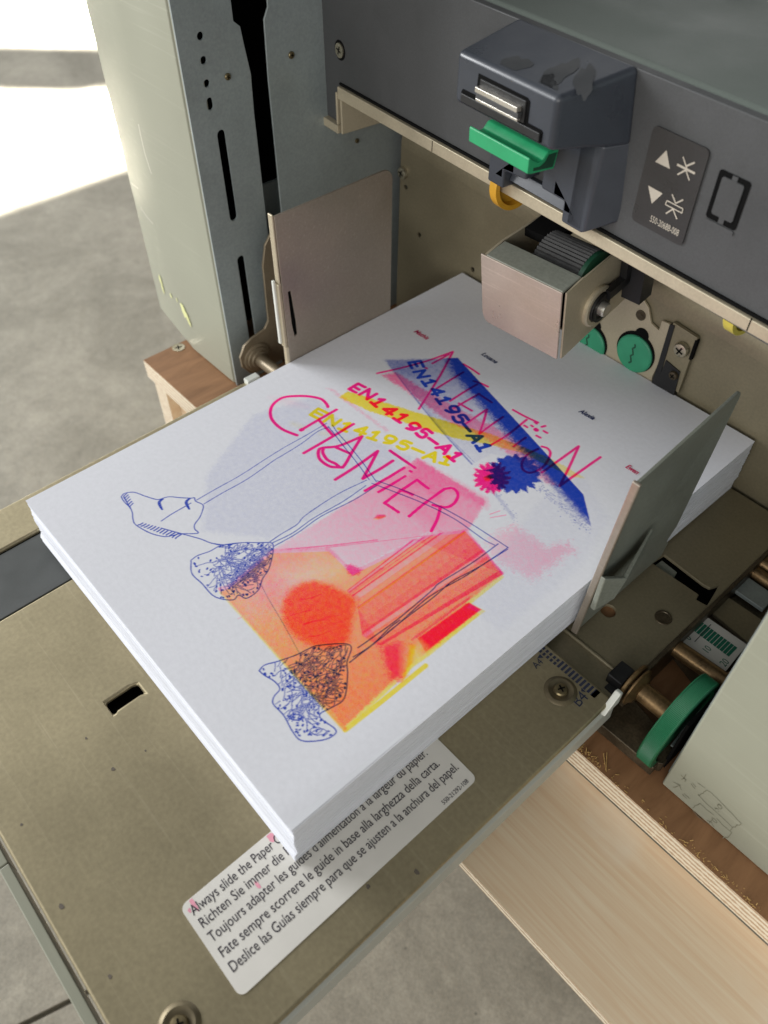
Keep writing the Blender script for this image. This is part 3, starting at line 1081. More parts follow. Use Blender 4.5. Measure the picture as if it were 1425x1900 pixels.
# --- paper guides
gl = MB()
GX = -0.0004
sl = [(0.1626, 0.0440), (0.1645, 0.0440), (0.1660, 0.0235), (0.1660, 0.0158), (0.1640, 0.0152), (0.1630, 0.0235)]
out = [(0.1592, -0.0300), (0.2352, -0.0300), (0.2365, 0.0800)]
for k in range(7):
    t = math.radians(90 * k / 6)
    out.append((0.2300 + 0.0066 * math.cos(t), 0.0812 + 0.0066 * math.sin(t)))
out += [(0.1592, 0.0878)]
gl.prism(out, yz(GX - 0.0011), yz(GX), holes=[sl])
gdl = gl.build('paper_guide', MT['guide'], mc, bevel=0.0003, seg=1, label='tall rosy steel left paper guide')
b = MB()
b.box(-0.0046, GX - .0004, 0.1580, 0.1592, 0.050, 0.0884)
b.box(-0.0046, GX - .0004, 0.1573, 0.1592, 0.010, 0.0500)
b.box(-0.0038, GX - .0004, 0.1578, 0.1592, -0.030, 0.0100)
b.build('front_flange', MT['steel'], gdl, bevel=0.0005)
b = MB()
b.box(-0.0053, -0.0034, 0.1560, 0.1575, 0.012, 0.0515)
b.build('flange_cover', MT['white'], gdl, bevel=0.0004)
b = MB()  # black piece added behind the slot so it shows as shaded
b.box(-0.0034, -0.0020, 0.1612, 0.1675, 0.0135, 0.0460)
b.build('slot_shade', MT['void'], gdl)

# right guide: leaning plate with a folded front lip
def GR(y, z, t=0.0):
    k = (y - 0.1595) / 0.0765
    base = 0.2112 + (0.2109 - 0.2112) * k
    top = 0.2171 + (0.2130 - 0.2171) * k
    return Vector((base + (top - base) * (z + 0.033) / 0.1045 + t, y, z))


g2 = MB()
out = [(0.1600, -0.0330), (0.2270, -0.0330), (0.2290, -0.0240), (0.2262, -0.0215), (0.2262, -0.0180), (0.2300, -0.0120), (0.2360, 0.0650)]
for k in range(7):
    t = math.radians(90 * k / 6)
    out.append((0.2312 + 0.0050 * math.cos(t), 0.0665 + 0.0050 * math.sin(t)))
out += [(0.1600, 0.0715)]
g2.prism(out, lambda a, b_: GR(a, b_, 0.0003), lambda a, b_: GR(a, b_, 0.0016))
gdr = g2.build('paper_guide', MT['guide_dark'], mc, bevel=0.0004, label='dark grey right paper guide leaning outward')
b = MB()
b.hexa([GR(.1583, -.033, -.0004), GR(.1583, -.033, .0030), GR(.1602, -.033, .0030), GR(.1602, -.033, -.0004), GR(.1583, .0722, -.0006), GR(.1583, .0722, .0030), GR(.1602, .0722, .0030), GR(.1602, .0722, -.0006)])
b.build('front_lip', MT['guide'], gdr, bevel=0.0007, seg=3)
# pocket sheet folded round the lip, its upper edge makes a V with the plate
b = MB()
b.hexa([GR(.1584, -.0085, .0036), GR(.1584, -.0085, .0062), GR(.1690, -.0070, .0085), GR(.1690, -.0070, .0060),
        GR(.1584, .0150, .0026), GR(.1584, .0150, .0050), GR(.1690, .0105, .0100), GR(.1690, .0105, .0078)])
b.hexa([GR(.1690, -.0070, .0060), GR(.1690, -.0070, .0085), GR(.1960, -.0010, .0034), GR(.1960, -.0010, .0018),
        GR(.1690, .0105, .0078), GR(.1690, .0105, .0100), GR(.1960, .0150, .0030), GR(.1960, .0150, .0018)])
b.build('guide_pocket', MT['guide_dark'], gdr, bevel=0.0005)

# --- feed tray
TZ = -0.031
ty = MB()
TXL, TXR, TYF, TYB = -0.0372, 0.2467, -0.0805, 0.1435
hole = [(0.1012, -0.0222), (0.1082, -0.0222), (0.1082, -0.0205), (0.1075, -0.0195), (0.1075, -0.0085), (0.1082, -0.0068), (0.1020, -0.0068), (0.1012, -0.0090)]
slot = [(-0.0100, TYF + 0.003), (0.0300, TYF + 0.003), (0.0300, TYB - 0.02), (-0.0100, TYB - 0.02)]
ty.prism([(TXL, TYF), (TXR, TYF), (TXR, TYB), (-0.020, TYB), (-0.020, 0.1515), (TXL, 0.1515)], lambda a, b: (a, b, TZ - 0.0030), lambda a, b: (a, b, TZ), holes=[hole, slot])
tr = ty.build('feed_tray', MT['tray'], mc, bevel=0.0013, seg=3)
b = MB()
b.box(TXL + .002, TXR - .002, TYF + .002, TYB - .002, TZ - 0.0140, TZ - 0.0090)
b.build('tray_underside', MT['void'], tr)
b = MB()
b.box(-0.0086, 0.0288, TYF + .003, TYB - 0.02, TZ - 0.006, TZ - 0.0012)
b.build('channel_strip', MT['strip'], tr, bevel=0.0004)
b = MB()                                 # pale side rails right and left, lower front rail
b.prism([(TXR - 0.0008, TZ - 0.0032), (TXR + 0.0012, TZ - 0.0045), (TXR + 0.0016, TZ - 0.0150), (TXR - 0.010, TZ - 0.0150), (TXR - 0.010, TZ - 0.0032)],
        lambda a, c_: (a, TYF - 0.003, c_), lambda a, c_: (a, TYB + 0.001, c_))
b.build('side_rail', MT['tray_side'], tr, bevel=0.0006)
b = MB()
b.prism([(TXL + 0.0008, TZ - 0.0032), (TXL - 0.0004, TZ - 0.0045), (TXL - 0.0006, TZ - 0.0150), (TXL + 0.010, TZ - 0.0150), (TXL + 0.010, TZ - 0.0032)],
        lambda a, c_: (a, TYF - 0.003, c_), lambda a, c_: (a, TYB + 0.001, c_))
b.build('side_rail', MT['tray_side'], tr, bevel=0.0006)
b = MB()
b.box(TXL - .0006, 0.1345, TYF - 0.0062, TYF - 0.0022, TZ - 0.0150, TZ - 0.0040)
b.build('front_rail', MT['cream'], tr, bevel=0.0005)
b = MB()
b.box(0.1349, TXR + .0016, TYF - 0.0062, TYF - 0.0022, TZ - 0.0150, TZ - 0.0040)
b.build('front_rail', MT['cream'], tr, bevel=0.0005)
# corner pegs
b = MB()
b.prism([(TYB - 0.0075, TZ - 0.004), (TYB + 0.0030, TZ - 0.004), (TYB + 0.0030, TZ + 0.0052), (TYB + 0.0010, TZ + 0.0058)], lambda a, c_: (TXR - .0012, a, c_), lambda a, c_: (TXR + .0018, a, c_))
b.build('corner_peg', MT['white'], tr, bevel=0.0006)
b = MB()
b.box(-0.0368, -0.0318, 0.1480, 0.1570, TZ - 0.004, TZ + 0.0034)
b.build('corner_peg', MT['white'], tr, bevel=0.0006)
# screws in shallow pressed bosses
for px, py in ((1040, 1282), (333, 1903)):
    q = un(px, py, 2, TZ)
    b = MB()
    b.lathe((q[0], q[1], TZ), (0, 0, 1), [(0.0074, 0.0), (0.0066, 0.0007), (0.0056, 0.0011), (0.0046, 0.0008), (0.0040, 0.0005), (0.0001, 0.0005)], 40)
    b.build('screw_boss', MT['oily_tray'], tr)
    screw('screw', (q[0], q[1], TZ + 0.0008), (0, 0, 1), 0.0032, MT['screwgold'], tr, dome=0.35)
# dark flecks on the paint
b = MB()
for px, py, r, sd in ((114, 1682, .0011, 1), (210, 1427, .0009, 2), (204, 1812, .0008, 3), (773, 1618, .0011, 4), (683, 1645, .0009, 5), (40, 1530, .0006, 6), (160, 1370, .0006, 8), (270, 1393, .0005, 9)):
    q = un(px, py, 2, TZ)
    pts = blob(q[0], q[1], r, r * .8, sd, 12)
    b = MB()
    b.add([(x, y, TZ + 0.00012) for x, y in pts], [tuple(range(len(pts)))])
    b.build('paint_fleck', MT['fleck'], tr)
# instruction sticker, lettering runs along the tray depth
st_ = MB()
st_.prism(rrect(0.1936, 0.2323, -0.0424, 0.0738, 0.0028), lambda a, b: (a, b, TZ + 0.00005), lambda a, b: (a, b, TZ + 0.0003))
lines = [(0.1996, 'Always slide the Paper Guides to the width of the paper.', 1.0),
         (0.2054, 'Richten Sie immer die Papierf\u00fchrungen auf die Breite ein.', 1.0),
         (0.2115, "Toujours adapter les guides d'alimentation \u00e0 la largeur du papier.", 1.0),
         (0.2181, 'Fate sempre scorrere le guide in base alla larghezza della carta.', 1.0),
         (0.2243, 'Deslice las Gu\u00edas siempre para que se ajusten a la anchura del papel.', 1.0)]
ends = [0.0515, 0.0560, 0.0660, 0.0665, 0.0712]


for (xb, tx, _), ye in zip(lines, ends):
    y0_ = -0.0401
    sz = 0.0056
    w_ = text_width(tx, sz)
    st_.text(tx, sz, lambda x, y, xb=xb: (xb - y, -0.0401 + x, TZ + 0.00042), 1, sx=(ye - y0_) / w_)
st_.text('550-21292-108', 0.0027, lambda x, y: (0.2309 - y, 0.0560 + x, TZ + 0.00042), 1, sx=0.0142 / text_width('550-21292-108', 0.0027))
for px, py, rx, ry, sd in ((502, 1553, .0022, .0014, 3), (359, 1677, .0030, .0008, 4), (478, 1642, .0020, .0006, 6), (352, 1690, .0008, .0006, 7)):
    q = un(px, py, 2, TZ)
    pts = [(min(max(x, .1940), .2318), y) for x, y in blob(q[0], q[1], rx, ry, sd, 18)]
    st_.add([(x, y, TZ + 0.00036) for x, y in pts], [tuple(range(len(pts)))], 2)
st_.build('instruction_label', [MT['sticker'], MT['ink_black'], MT['sticker_pink']], tr, smooth=False)
# size scale printed at the rear edge, both sides
sc_ = MB()
zt = TZ + 0.00015
x = 0.2090
for i in range(16):
    w_ = 0.0012 if i < 14 else 0.0024
    if x + w_ > 0.2410:
        break
    if i < 5:
        for k in range(2):
            yy = 0.1376 + 0.0022 * k
            sc_.add([(x, yy, zt), (x + w_, yy, zt), (x + w_, yy + .0016, zt), (x, yy + .0016, zt)], [(0, 1, 2, 3)])
    else:
        sc_.add([(x, .1378, zt), (x + w_, .1378, zt), (x + w_, .1420, zt), (x, .1420, zt)], [(0, 1, 2, 3)])
    x += 0.0021
sc_.add([(0.2388, .1378, zt), (0.2408, .1378, zt), (0.2408, .1420, zt), (0.2388, .1420, zt)], [(0, 1, 2, 3)])
sc_.add([(0.2348, .1362, zt), (0.2366, .1374, zt), (0.2338, .1376, zt)], [(0, 1, 2)])
sc_.text('B4', 0.0074, lambda x, y: (0.2392 - y * 1.0, 0.1292 + x, zt), 0, sx=0.9)
sc_.text('A4', 0.0048, lambda x, y: (0.2145 - y * 1.0, 0.1300 + x, zt), 0, sx=0.9)
sc_.add([(0.2110, .1345, zt), (0.2128, .1368, zt), (0.2104, .1370, zt)], [(0, 1, 2)])
sc_.build('size_scale', MT['ink_navy'], tr, smooth=False)
sc_ = MB()
sc_.text('B4', 0.0074, lambda x, y: (-0.0262 - y, 0.1330 + x, zt), 0, sx=0.9)
sc_.add([(-0.0318, .1455, zt), (-0.0240, .1455, zt), (-0.0240, .1505, zt), (-0.0318, .1505, zt)], [(0, 1, 2, 3)])
sc_.build('size_scale', MT['ink_navy'], tr, smooth=False)
# rear half of the tray
ZR = -0.0357
b = MB()
b.box(-0.0180, 0.2440, 0.1440, 0.1590, ZR - 0.0035, ZR - 0.0010)
b.prism([(0.1588 + 0.0010 * math.cos(math.radians(a)), ZR - 0.0004 + 0.0010 * math.sin(math.radians(a))) for a in range(0, 360, 30)], lambda a, c_: (-0.018, a, c_), lambda a, c_: (0.2440, a, c_))
b.build('tray_step', MT['olive'], tr)
b = MB()
gap = [tuple(un(a, c_, 2, ZR)[:2]) for a, c_ in ((1210, 1044), (1233, 1029), (1303, 1083), (1318, 1091), (1334, 1086), (1312, 1123), (1292, 1112), (1297, 1104), (1290, 1098))]
wh = [(0.1982 + 0.0, 0.0)]
q = un(1129, 1133, 2, ZR)
b.prism([(-0.0360, 0.1598), (0.2455, 0.1598), (0.2455, 0.2975), (-0.0360, 0.2975)], lambda a, c_: (a, c_, ZR - 0.0020), lambda a, c_: (a, c_, ZR), holes=[gap, circ(q[0], q[1], 0.0036, 24)])
tp = b.build('rear_plate', MT['olive'], tr, bevel=0.0004, seg=1)
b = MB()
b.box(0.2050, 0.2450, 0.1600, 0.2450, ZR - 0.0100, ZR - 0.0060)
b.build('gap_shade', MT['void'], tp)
b = MB()
b.lathe((q[0], q[1], ZR - 0.0030), (0, 0, 1), [(0.0040, 0), (0.0040, 0.0012), (0.0001, 0.0012)], 24)
b.build('hole_plug', MT['ply_brown'], tp)
b = MB()
q = un(1231, 1146, 2, ZR)
b.lathe((q[0], q[1], ZR), (0, 0, 1), [(0.0042, 0), (0.0040, 0.0004), (0.0032, 0.0004), (0.0030, 0.0001), (0.0001, 0.0001)], 28)
b.build('rivet', MT['oily'], tp)
b = MB()
b.box(0.2456, 0.2476, 0.1560, 0.3000, -0.0560, ZR + 0.0012)
b.build('edge_bar', MT['oily'], tp, bevel=0.0005)
b = MB()
q4 = [un(a, c_, 2, ZR) for a, c_ in ((1216, 1046), (1230, 1036), (1258, 1058), (1250, 1070))]
b.prism([(q[0], q[1]) for q in q4], lambda a, c_: (a, c_, ZR - .006), lambda a, c_: (a, c_, ZR - .0018))
b.build('felt_pad', MT['guide_dark'], tp)

# --- right side: base plate, shafts, knurled wheel, scale plate, right cover
bs = MB()
q = [un(a, c_, 2, -0.0520) for a, c_ in ((1140, 1288), (1165, 1283), (1215, 1342), (1240, 1345), (1300, 1270), (1355, 1262), (1232, 1418), (1222, 1416), (1213, 1426), (1108, 1338))]
bs.prism([(v[0], v[1]) for v in q], lambda a, c_: (a, c_, -0.0595), lambda a, c_: (a, c_, -0.0520))
ba = bs.build('base_plate', MT['oily'], mc, bevel=0.0006)
b = MB()
q = [un(a, c_, 2, -0.0520) for a, c_ in ((1150, 1230), (1175, 1205), (1250, 1150), (1240, 1200), (1196, 1252), (1170, 1262), (1150, 1290))]
b.prism([(v[0], v[1]) for v in q], lambda a, c_: (a, c_, -0.0592), lambda a, c_: (a, c_, -0.0522))
b.build('base_plate', MT['oily'], mc)
b = MB()
q = [un(a, c_, 2, -0.046) for a, c_ in ((1250, 1270 - 88), (1308, 1145), (1425, 1060), (1425, 900), (1600, 900), (1600, 1150), (1425, 1150), (1345, 1250), (1305, 1250))]
b.prism([(v[0], v[1]) for v in q], lambda a, c_: (a, c_, -0.0590), lambda a, c_: (a, c_, -0.0465))
b.build('base_plate', MT['oily'], mc)
b = MB()
q = [un(a, c_, 2, -0.0440) for a, c_ in ((1312, 1128), (1342, 1102), (1425, 1158), (1425, 1180), (1392, 1195), (1385, 1190))]
b.prism([(v[0], v[1]) for v in q], lambda a, c_: (a, c_, -0.0464), lambda a, c_: (a, c_, -0.0440))
b.build('foam_pad', MT['olive'], mc)
b = MB()
q = [un(a, c_, 2, -0.0425) for a, c_ in ((1362, 1093), (1386, 1069), (1440, 1106), (1417, 1131))]
b.prism([(v[0], v[1]) for v in q], lambda a, c_: (a, c_, -0.0450), lambda a, c_: (a, c_, -0.0425))
b.build('clamp_plate', MT['zinc'], mc, bevel=0.0003)
b = MB()
q0, q1 = un(1412, 1042, 2, -0.040), un(1450, 1066, 2, -0.040)
b.cyl(q0, q1, 0.0042)
q0, q1 = un(1398, 1060, 2, -0.042), un(1450, 1096, 2, -0.042)
b.cyl(q0, q1, 0.0034)
b.build('cross_shaft', MT['brass'], mc)
# wheel
WX, WY, WZ, WR = 0.2666, 0.1605, -0.0380, 0.0237
b = MB()
nk = 210
vs, fs = [], []
prof_ = [(0.0, 0.0), (0.0, 1.0), (0.0004, 1.0), (0.0006, 0.0), (0.0069, 0.0), (0.0071, 1.0), (0.0075, 1.0)]
ring = [(0.0000, WR - .0016), (0.0000, WR - .0005), (0.0005, WR), (0.0008, WR - .0001), (0.0067, WR - .0001), (0.0070, WR), (0.0075, WR - .0005), (0.0075, WR - .0016), (0.0075, WR - .0040), (0.0060, WR - .0040), (0.0060, 0.006)]
for k in range(nk * 2):
    t = math.pi * k / nk
    for i, (xx, r) in enumerate(ring):
        kn = -0.00022 if (k % 2 and i in (3, 4)) else 0
        vs.append((WX + xx, WY + (r + kn) * math.cos(t), WZ + (r + kn) * math.sin(t)))
R_ = len(ring)
for k in range(nk * 2):
    j = (k + 1) % (nk * 2)
    for i in range(R_ - 1):
        fs.append((k * R_ + i, k * R_ + i + 1, j * R_ + i + 1, j * R_ + i))
b.add(vs, fs)
b.lathe((WX + 0.0002, WY, WZ), (1, 0, 0), [(WR - .0018, 0), (WR - .0018, 0.0055), (0.0001, 0.0055)], 48)
wl = b.build('adjusting_wheel', MT['green_wheel'], mc, smooth=False, label='green knurled wheel')
b = MB()
b.cyl((0.2440, WY, WZ), (WX, WY, WZ), 0.0046)
b.lathe((0.2478, WY, WZ), (1, 0, 0), [(0.0085, 0), (0.0098, 0.0004), (0.0098, 0.0012), (0.0085, 0.0016), (0.0070, 0.0030), (0.0050, 0.0036)])
b.build('shaft', MT['brass'], wl)
b = MB()
b.lathe((0.2450, WY, WZ), (1, 0, 0), [(0.0100, 0), (0.0104, 0.0004), (0.0104, 0.0014), (0.0100, 0.0018), (0.0001, 0.0018)])
b.build('brass_washer', MT['brass'], wl)
b = MB()
b.box(0.2370, 0.2446, WY - .0085, WY + .0020, -0.046, -0.0310)
b.box(0.2390, 0.2440, WY - .0120, WY - .0060, -0.046, -0.0360)
b.build('bearing_block', MT['black'], mc, bevel=0.0006)
b = MB()
q0, q1 = un(1244, 1195, 2, -0.042), un(1341, 1262, 2, -0.042)
b.cyl(q0, q1, 0.0042)
d_ = (Vector(q1) - Vector(q0)).normalized()
b.cyl(q1, Vector(q1) + d_ * 0.004, 0.0052)
b.build('cross_shaft', MT['brass'], mc)
# millimetre scale plate
ZS = -0.0425
b = MB()
qs = [un(a, c_, 2, ZS) for a, c_ in ((1248, 1180), (1302, 1138), (1386, 1196), (1346, 1246))]
b.prism([(v[0], v[1]) for v in qs], lambda a, c_: (a, c_, ZS - 0.0008), lambda a, c_: (a, c_, ZS))
A_, B_ = Vector(qs[0]), Vector(qs[1])
for i in range(11):
    x0_ = 0.2468 + i * 0.00182
    w_ = 0.00155 if i % 5 else 0.0015
    b.add([(x0_, .2085, ZS + .0001), (x0_ + w_, .2085, ZS + .0001), (x0_ + w_, .2158, ZS + .0001), (x0_, .2158, ZS + .0001)], [(0, 1, 2, 3)], 1)
b.ribbon([(0.2512, 0.2035, ZS), (0.2508, 0.2178, ZS)], 0.0004, (0, 0, 1), 0.0002, 2)
for tx, xx in (('0', 0.2463), ('10', 0.2560), ('20', 0.2655)):
    b.text(tx, 0.0048, lambda x, y, xx=xx: (xx - y + 0.0030, 0.2022 + x, ZS + .0001), 1, sx=0.85)
b.build('scale_plate', [MT['sticker'], MT['ink_green'], MT['ink_black']], mc, smooth=False)
b = MB()
q0, q1 = un(1262, 1352, 2, -0.050), un(1300, 1310, 2, -0.050)
q0, q1 = un(1250, 1388, 2, -0.0505), un(1290, 1335, 2, -0.0505)
d_ = (Vector(q1) - Vector(q0))
n_ = Vector((d_.y, -d_.x, 0)).normalized() * 0.0016
b.hexa([Vector(q0) - n_, Vector(q1) - n_, Vector(q1) + n_, Vector(q0) + n_] + [p_ + Vector((0, 0, .0012)) for p_ in (Vector(q0) - n_, Vector(q1) - n_, Vector(q1) + n_, Vector(q0) + n_)])
b.build('rail_strip', MT['zinc'], mc)
# right side cover and its return
YR = 0.1432
b = MB()
b.prism([(0.2805, YR), (0.2805, YR + .0015), (0.2830, 0.60), (0.40, 0.60), (0.40, YR)], lambda a, c_: (a, c_, BZ + 0.0005), lambda a, c_: (a, c_, 0.34))
rc_ = b.build('side_cover', MT['cream'], mc, bevel=0.0010, label='cream right side cover with pencil notes')
b = MB()
b.box(0.2772, 0.2792, 0.172, 0.58, BZ + 0.001, -0.030)
b.build('cover_return', MT['cream'], rc_, bevel=0.0004)
b = MB()
b.box(0.2758, 0.2771, 0.150, 0.58, BZ + 0.001, -0.020)
b.build('base_wall', MT['void'], mc)
b = MB()
b.box(0.2793, 0.2804, 0.150, 0.58, BZ + 0.001, 0.33)
b.build('side_plate', MT['zinc'], mc)
# pencil note x = [10], y = [70]


def pc(x, y):
    return un(1200 + x * 225 / 1425, 1400 + y * 225 / 1425, 1, YR)


b = MB()
notes = [[(405, 240), (425, 262), (450, 285), (472, 298)], [(462, 232), (448, 262), (425, 285), (412, 292)], [(448, 275), (455, 305), (450, 318)],
         [(522, 340), (545, 372), (572, 402)], [(540, 330), (562, 358), (582, 380)],
         [(318, 322), (350, 342), (395, 358)], [(398, 355), (360, 372), (325, 388), (312, 380)], [(385, 365), (400, 395), (410, 415)], [(418, 460), (445, 492), (472, 518)], [(440, 455), (475, 490), (508, 522)],
         [(712, 415), (680, 432), (662, 455), (640, 460), (625, 475), (603, 470)], [(712, 415), (745, 435), (850, 535), (960, 650), (1112, 808)], [(1112, 808), (1090, 832), (1060, 825), (1042, 850), (1005, 850)], [(603, 470), (700, 570), (850, 700), (1005, 850)],
         [(628, 572), (600, 592), (572, 598), (542, 628)], [(628, 572), (700, 640), (790, 712)], [(820, 745), (900, 830), (1000, 915)], [(1000, 915), (985, 940), (955, 972), (910, 970), (882, 990)], [(540, 650), (600, 720), (700, 815), (800, 915), (882, 990)],
         [(800, 620), (815, 632), (850, 640)], [(820, 628), (805, 640)], [(835, 580), (870, 600), (888, 625), (870, 640), (845, 620), (832, 595), (850, 578), (880, 600)], [(845, 660), (852, 668)],
         [(712, 772), (745, 785), (768, 798)], [(768, 765), (735, 805)], [(755, 790), (775, 820), (790, 845)], [(765, 740), (800, 755), (828, 790), (820, 805), (790, 785), (765, 750)], [(600, 330), (690, 395)], [(1010, 855), (985, 890)]]
for L_ in notes:
    P = []
    for i in range(len(L_) - 1):
        for k in range(4):
            t = k / 4
            P.append((L_[i][0] * (1 - t) + L_[i + 1][0] * t + random.uniform(-2, 2), L_[i][1] * (1 - t) + L_[i + 1][1] * t + random.uniform(-2, 2)))
    P.append(L_[-1])
    b.ribbon([pc(*p_) for p_ in P], 0.00034, (0, -1, 0), 0.00015)
b.build('pencil_note', MT['pencil'], rc_)

# ------------------------------------------------------------------ paper stack
pw, pl_ = 0.210, 0.297
ps = thing('paper_stack', (0.105, 0.148, TZ), 'thick stack of white sheets, topmost printed pink, orange and blue', 'paper')
b = MB()
nl = 150
for i in range(nl):
    f0, f1 = i / nl, (i + 1) / nl
    dx_, dy_ = random.gauss(0, .00013), random.gauss(0, .00020)
    if f1 < 0.26:
        dx_ -= 0.0005 * (1 if f1 < 0.2 else 0.4)
        dy_ -= 0.0009 * (1 if f1 < 0.2 else 0.5)
    else:
        dy_ += 0.0003 * math.sin(f0 * 9) + 0.0002 + (0.0003 if 0.55 < f0 < 0.58 else 0)
    zb = lambda y, f: (TZ + 0.0004 - max(0, y - 0.14) * 0.030) * (1 - f) - 0.00025 * f
    vs = []
    for f in (f0, f1):
        for y in (0.0, 0.15, pl_):
            for x in (0.0, pw):
                vs.append((x + dx_ + (0.0004 if x == 0 else -0.0004), y + dy_, zb(y, f)))
    b.add(vs, [(0, 1, 7, 6), (0, 2, 8, 6), (2, 4, 10, 8), (1, 3, 9, 7), (3, 5, 11, 9), (4, 5, 11, 10), (6, 7, 9, 8), (8, 9, 11, 10), (0, 1, 3, 2), (2, 3, 5, 4)])
b.build('sheets', MT['edge'], ps, smooth=False)

# ---- artwork on the top sheet: densities of three inks on a fine grid (pink, yellow, blue)
GS = 0.00035
NX, NY = int(round(pw / GS)) + 1, int(round(pl_ / GS)) + 1
gx = np.linspace(0, pw, NX)
gy = np.linspace(0, pl_, NY)
INK = np.zeros((3, NY, NX))


def cropmap(x0, y0, sc):
    def f_(pts):
        out = []
        for x, y in pts:
            q = un(x0 + x / sc, y0 + y / sc, 2, 0.0)
            out.append((q[0], q[1]))
        return np.array(out)
    return f_


A = cropmap(200, 850, 2.85)
B = cropmap(480, 580, 2.7404)
C = cropmap(700, 600, 2.85)
D = cropmap(450, 950, 2.1923)
PX = cropmap(0, 0, 1.0)


def window(pts, pad):
    lo, hi = pts.min(0) - pad, pts.max(0) + pad
    i0, i1 = max(0, int(lo[0] / GS)), min(NX, int(hi[0] / GS) + 2)
    k0, k1 = max(0, int(lo[1] / GS)), min(NY, int(hi[1] / GS) + 2)
    return i0, i1, k0, k1


def put(ch, win, d, mode='screen'):
    i0, i1, k0, k1 = win
    t = INK[ch, k0:k1, i0:i1]
    if mode == 'max':
        np.maximum(t, d, out=t)
    elif mode == 'erase':
        t *= (1 - d)
    else:
        t[:] = 1 - (1 - t) * (1 - d)


def segdist(X, Y, p, q):
    d = q - p
    l2 = max(d @ d, 1e-14)
    t = np.clip(((X - p[0]) * d[0] + (Y - p[1]) * d[1]) / l2, 0, 1)
    return np.hypot(X - p[0] - t * d[0], Y - p[1] - t * d[1])


def stroke(ch, pts, w, dens=1.0, smooth=True, soft=None):
    """pen stroke, w in metres"""
    pts = np.array(pts, float)
    if smooth and len(pts) > 2:                       # Catmull-Rom
        e = np.vstack([2 * pts[0] - pts[1], pts, 2 * pts[-1] - pts[-2]])
        o_ = []
        for i in range(1, len(e) - 2):
            for t in np.linspace(0, 1, 6, endpoint=False):
                o_.append(0.5 * (2 * e[i] + (e[i + 1] - e[i - 1]) * t + (2 * e[i - 1] - 5 * e[i] + 4 * e[i + 1] - e[i + 2]) * t * t + (3 * e[i] - e[i - 1] - 3 * e[i + 1] + e[i + 2]) * t ** 3))
        o_.append(pts[-1])
        pts = np.array(o_)
    s_ = soft or GS
    for p, q in zip(pts[:-1], pts[1:]):
        win = window(np.array([p, q]), w + s_ * 2)
        i0, i1, k0, k1 = win
        if i1 <= i0 or k1 <= k0:
            continue
        X, Y = np.meshgrid(gx[i0:i1], gy[k0:k1])
        d = segdist(X, Y, p, q)
        put(ch, win, dens * np.clip((w / 2 - d) / s_ + 0.5, 0, 1), 'max')


def sdpoly(pts, X, Y):
    ins = np.zeros(X.shape, bool)
    dist = np.full(X.shape, 1e9)
    n = len(pts)
    for i in range(n):
        p, q = pts[i], pts[(i + 1) % n]
        dist = np.minimum(dist, segdist(X, Y, p, q))
        c_ = (p[1] > Y) != (q[1] > Y)
        with np.errstate(divide='ignore', invalid='ignore'):
            xi = (q[0] - p[0]) * (Y - p[1]) / (q[1] - p[1]) + p[0]
        ins ^= c_ & (X < xi)
    return np.where(ins, dist, -dist)


def poly(ch, pts, dens, soft=0.0005, grad=None, mode='screen', rough=0.0, seed=0, clip=None):
    """grad: (p0, d0, p1, d1) density scaled linearly between two points"""
    win = window(pts, soft * 2 + rough * 2)
    i0, i1, k0, k1 = win
    X, Y = np.meshgrid(gx[i0:i1], gy[k0:k1])
    sd = sdpoly(pts, X, Y)
    if rough:
        r_ = np.random.default_rng(seed)
        nz = r_.normal(0, 1, X.shape)
        nb = nz.copy()
        for sh_ in (1, 2, 3):
            nb += np.roll(nz, sh_, 0) + np.roll(nz, sh_, 1) + np.roll(nz, (sh_, sh_), (0, 1))
        sd = sd + rough * (0.7 * nz + 0.25 * nb)
    d = np.clip(0.5 + sd / soft, 0, 1) * dens
    if clip is not None:
        d = d * np.clip(0.5 + sdpoly(clip, X, Y) / 0.0004, 0, 1)
    if grad is not None:
        p0, d0, p1, d1 = grad
        p0, p1 = np.array(p0), np.array(p1)
        t = np.clip(((X - p0[0]) * (p1 - p0)[0] + (Y - p0[1]) * (p1 - p0)[1]) / ((p1 - p0) @ (p1 - p0)), 0, 1)
        d = d * (d0 + (d1 - d0) * t)
    put(ch, win, d, mode)


P_, Y_, B__ = 0, 1, 2
one = lambda f_, x, y: f_([(x, y)])[0]
# faint lavender field on the left half
poly(2, PX([(585, 735), (470, 770), (385, 880), (376, 985), (500, 1000), (690, 905), (770, 850), (640, 790)]), 0.13, 0.003, rough=0.0006, seed=1)
poly(2, PX([(1080, 880), (1000, 930), (860, 1120), (930, 1170), (1080, 1050), (1130, 960)]), 0.06, 0.004, rough=0.0006, seed=2)
# light pink field
poly(0, PX([(505, 1022), (690, 905), (775, 850), (903, 930), (868, 985), (800, 985), (655, 1058), (600, 1020)]), 0.58, 0.0012, (one(PX, 790, 870), 1.0, one(PX, 640, 1040), 0.42), rough=0.0003, seed=3)
poly(0, PX([(775, 850), (905, 925), (905, 945), (830, 905), (815, 930), (760, 890)]), 0.35, 0.003, rough=0.0003, seed=4)
poly(0, PX([(700, 900), (760, 885), (830, 960), (800, 985)]), 0.22, 0.006)
poly(0, D([(1050, 75), (1110, 58), (1235, 142), (1320, 130), (1345, 155), (1180, 275), (1040, 205), (985, 130)]), 0.36, 0.004, (one(D, 1340, 150), 1.0, one(D, 1000, 200), 0.55), rough=0.0012, seed=5)
poly(0, B([(60, 430), (170, 440), (250, 480), (150, 470)]), 0.12, 0.006)
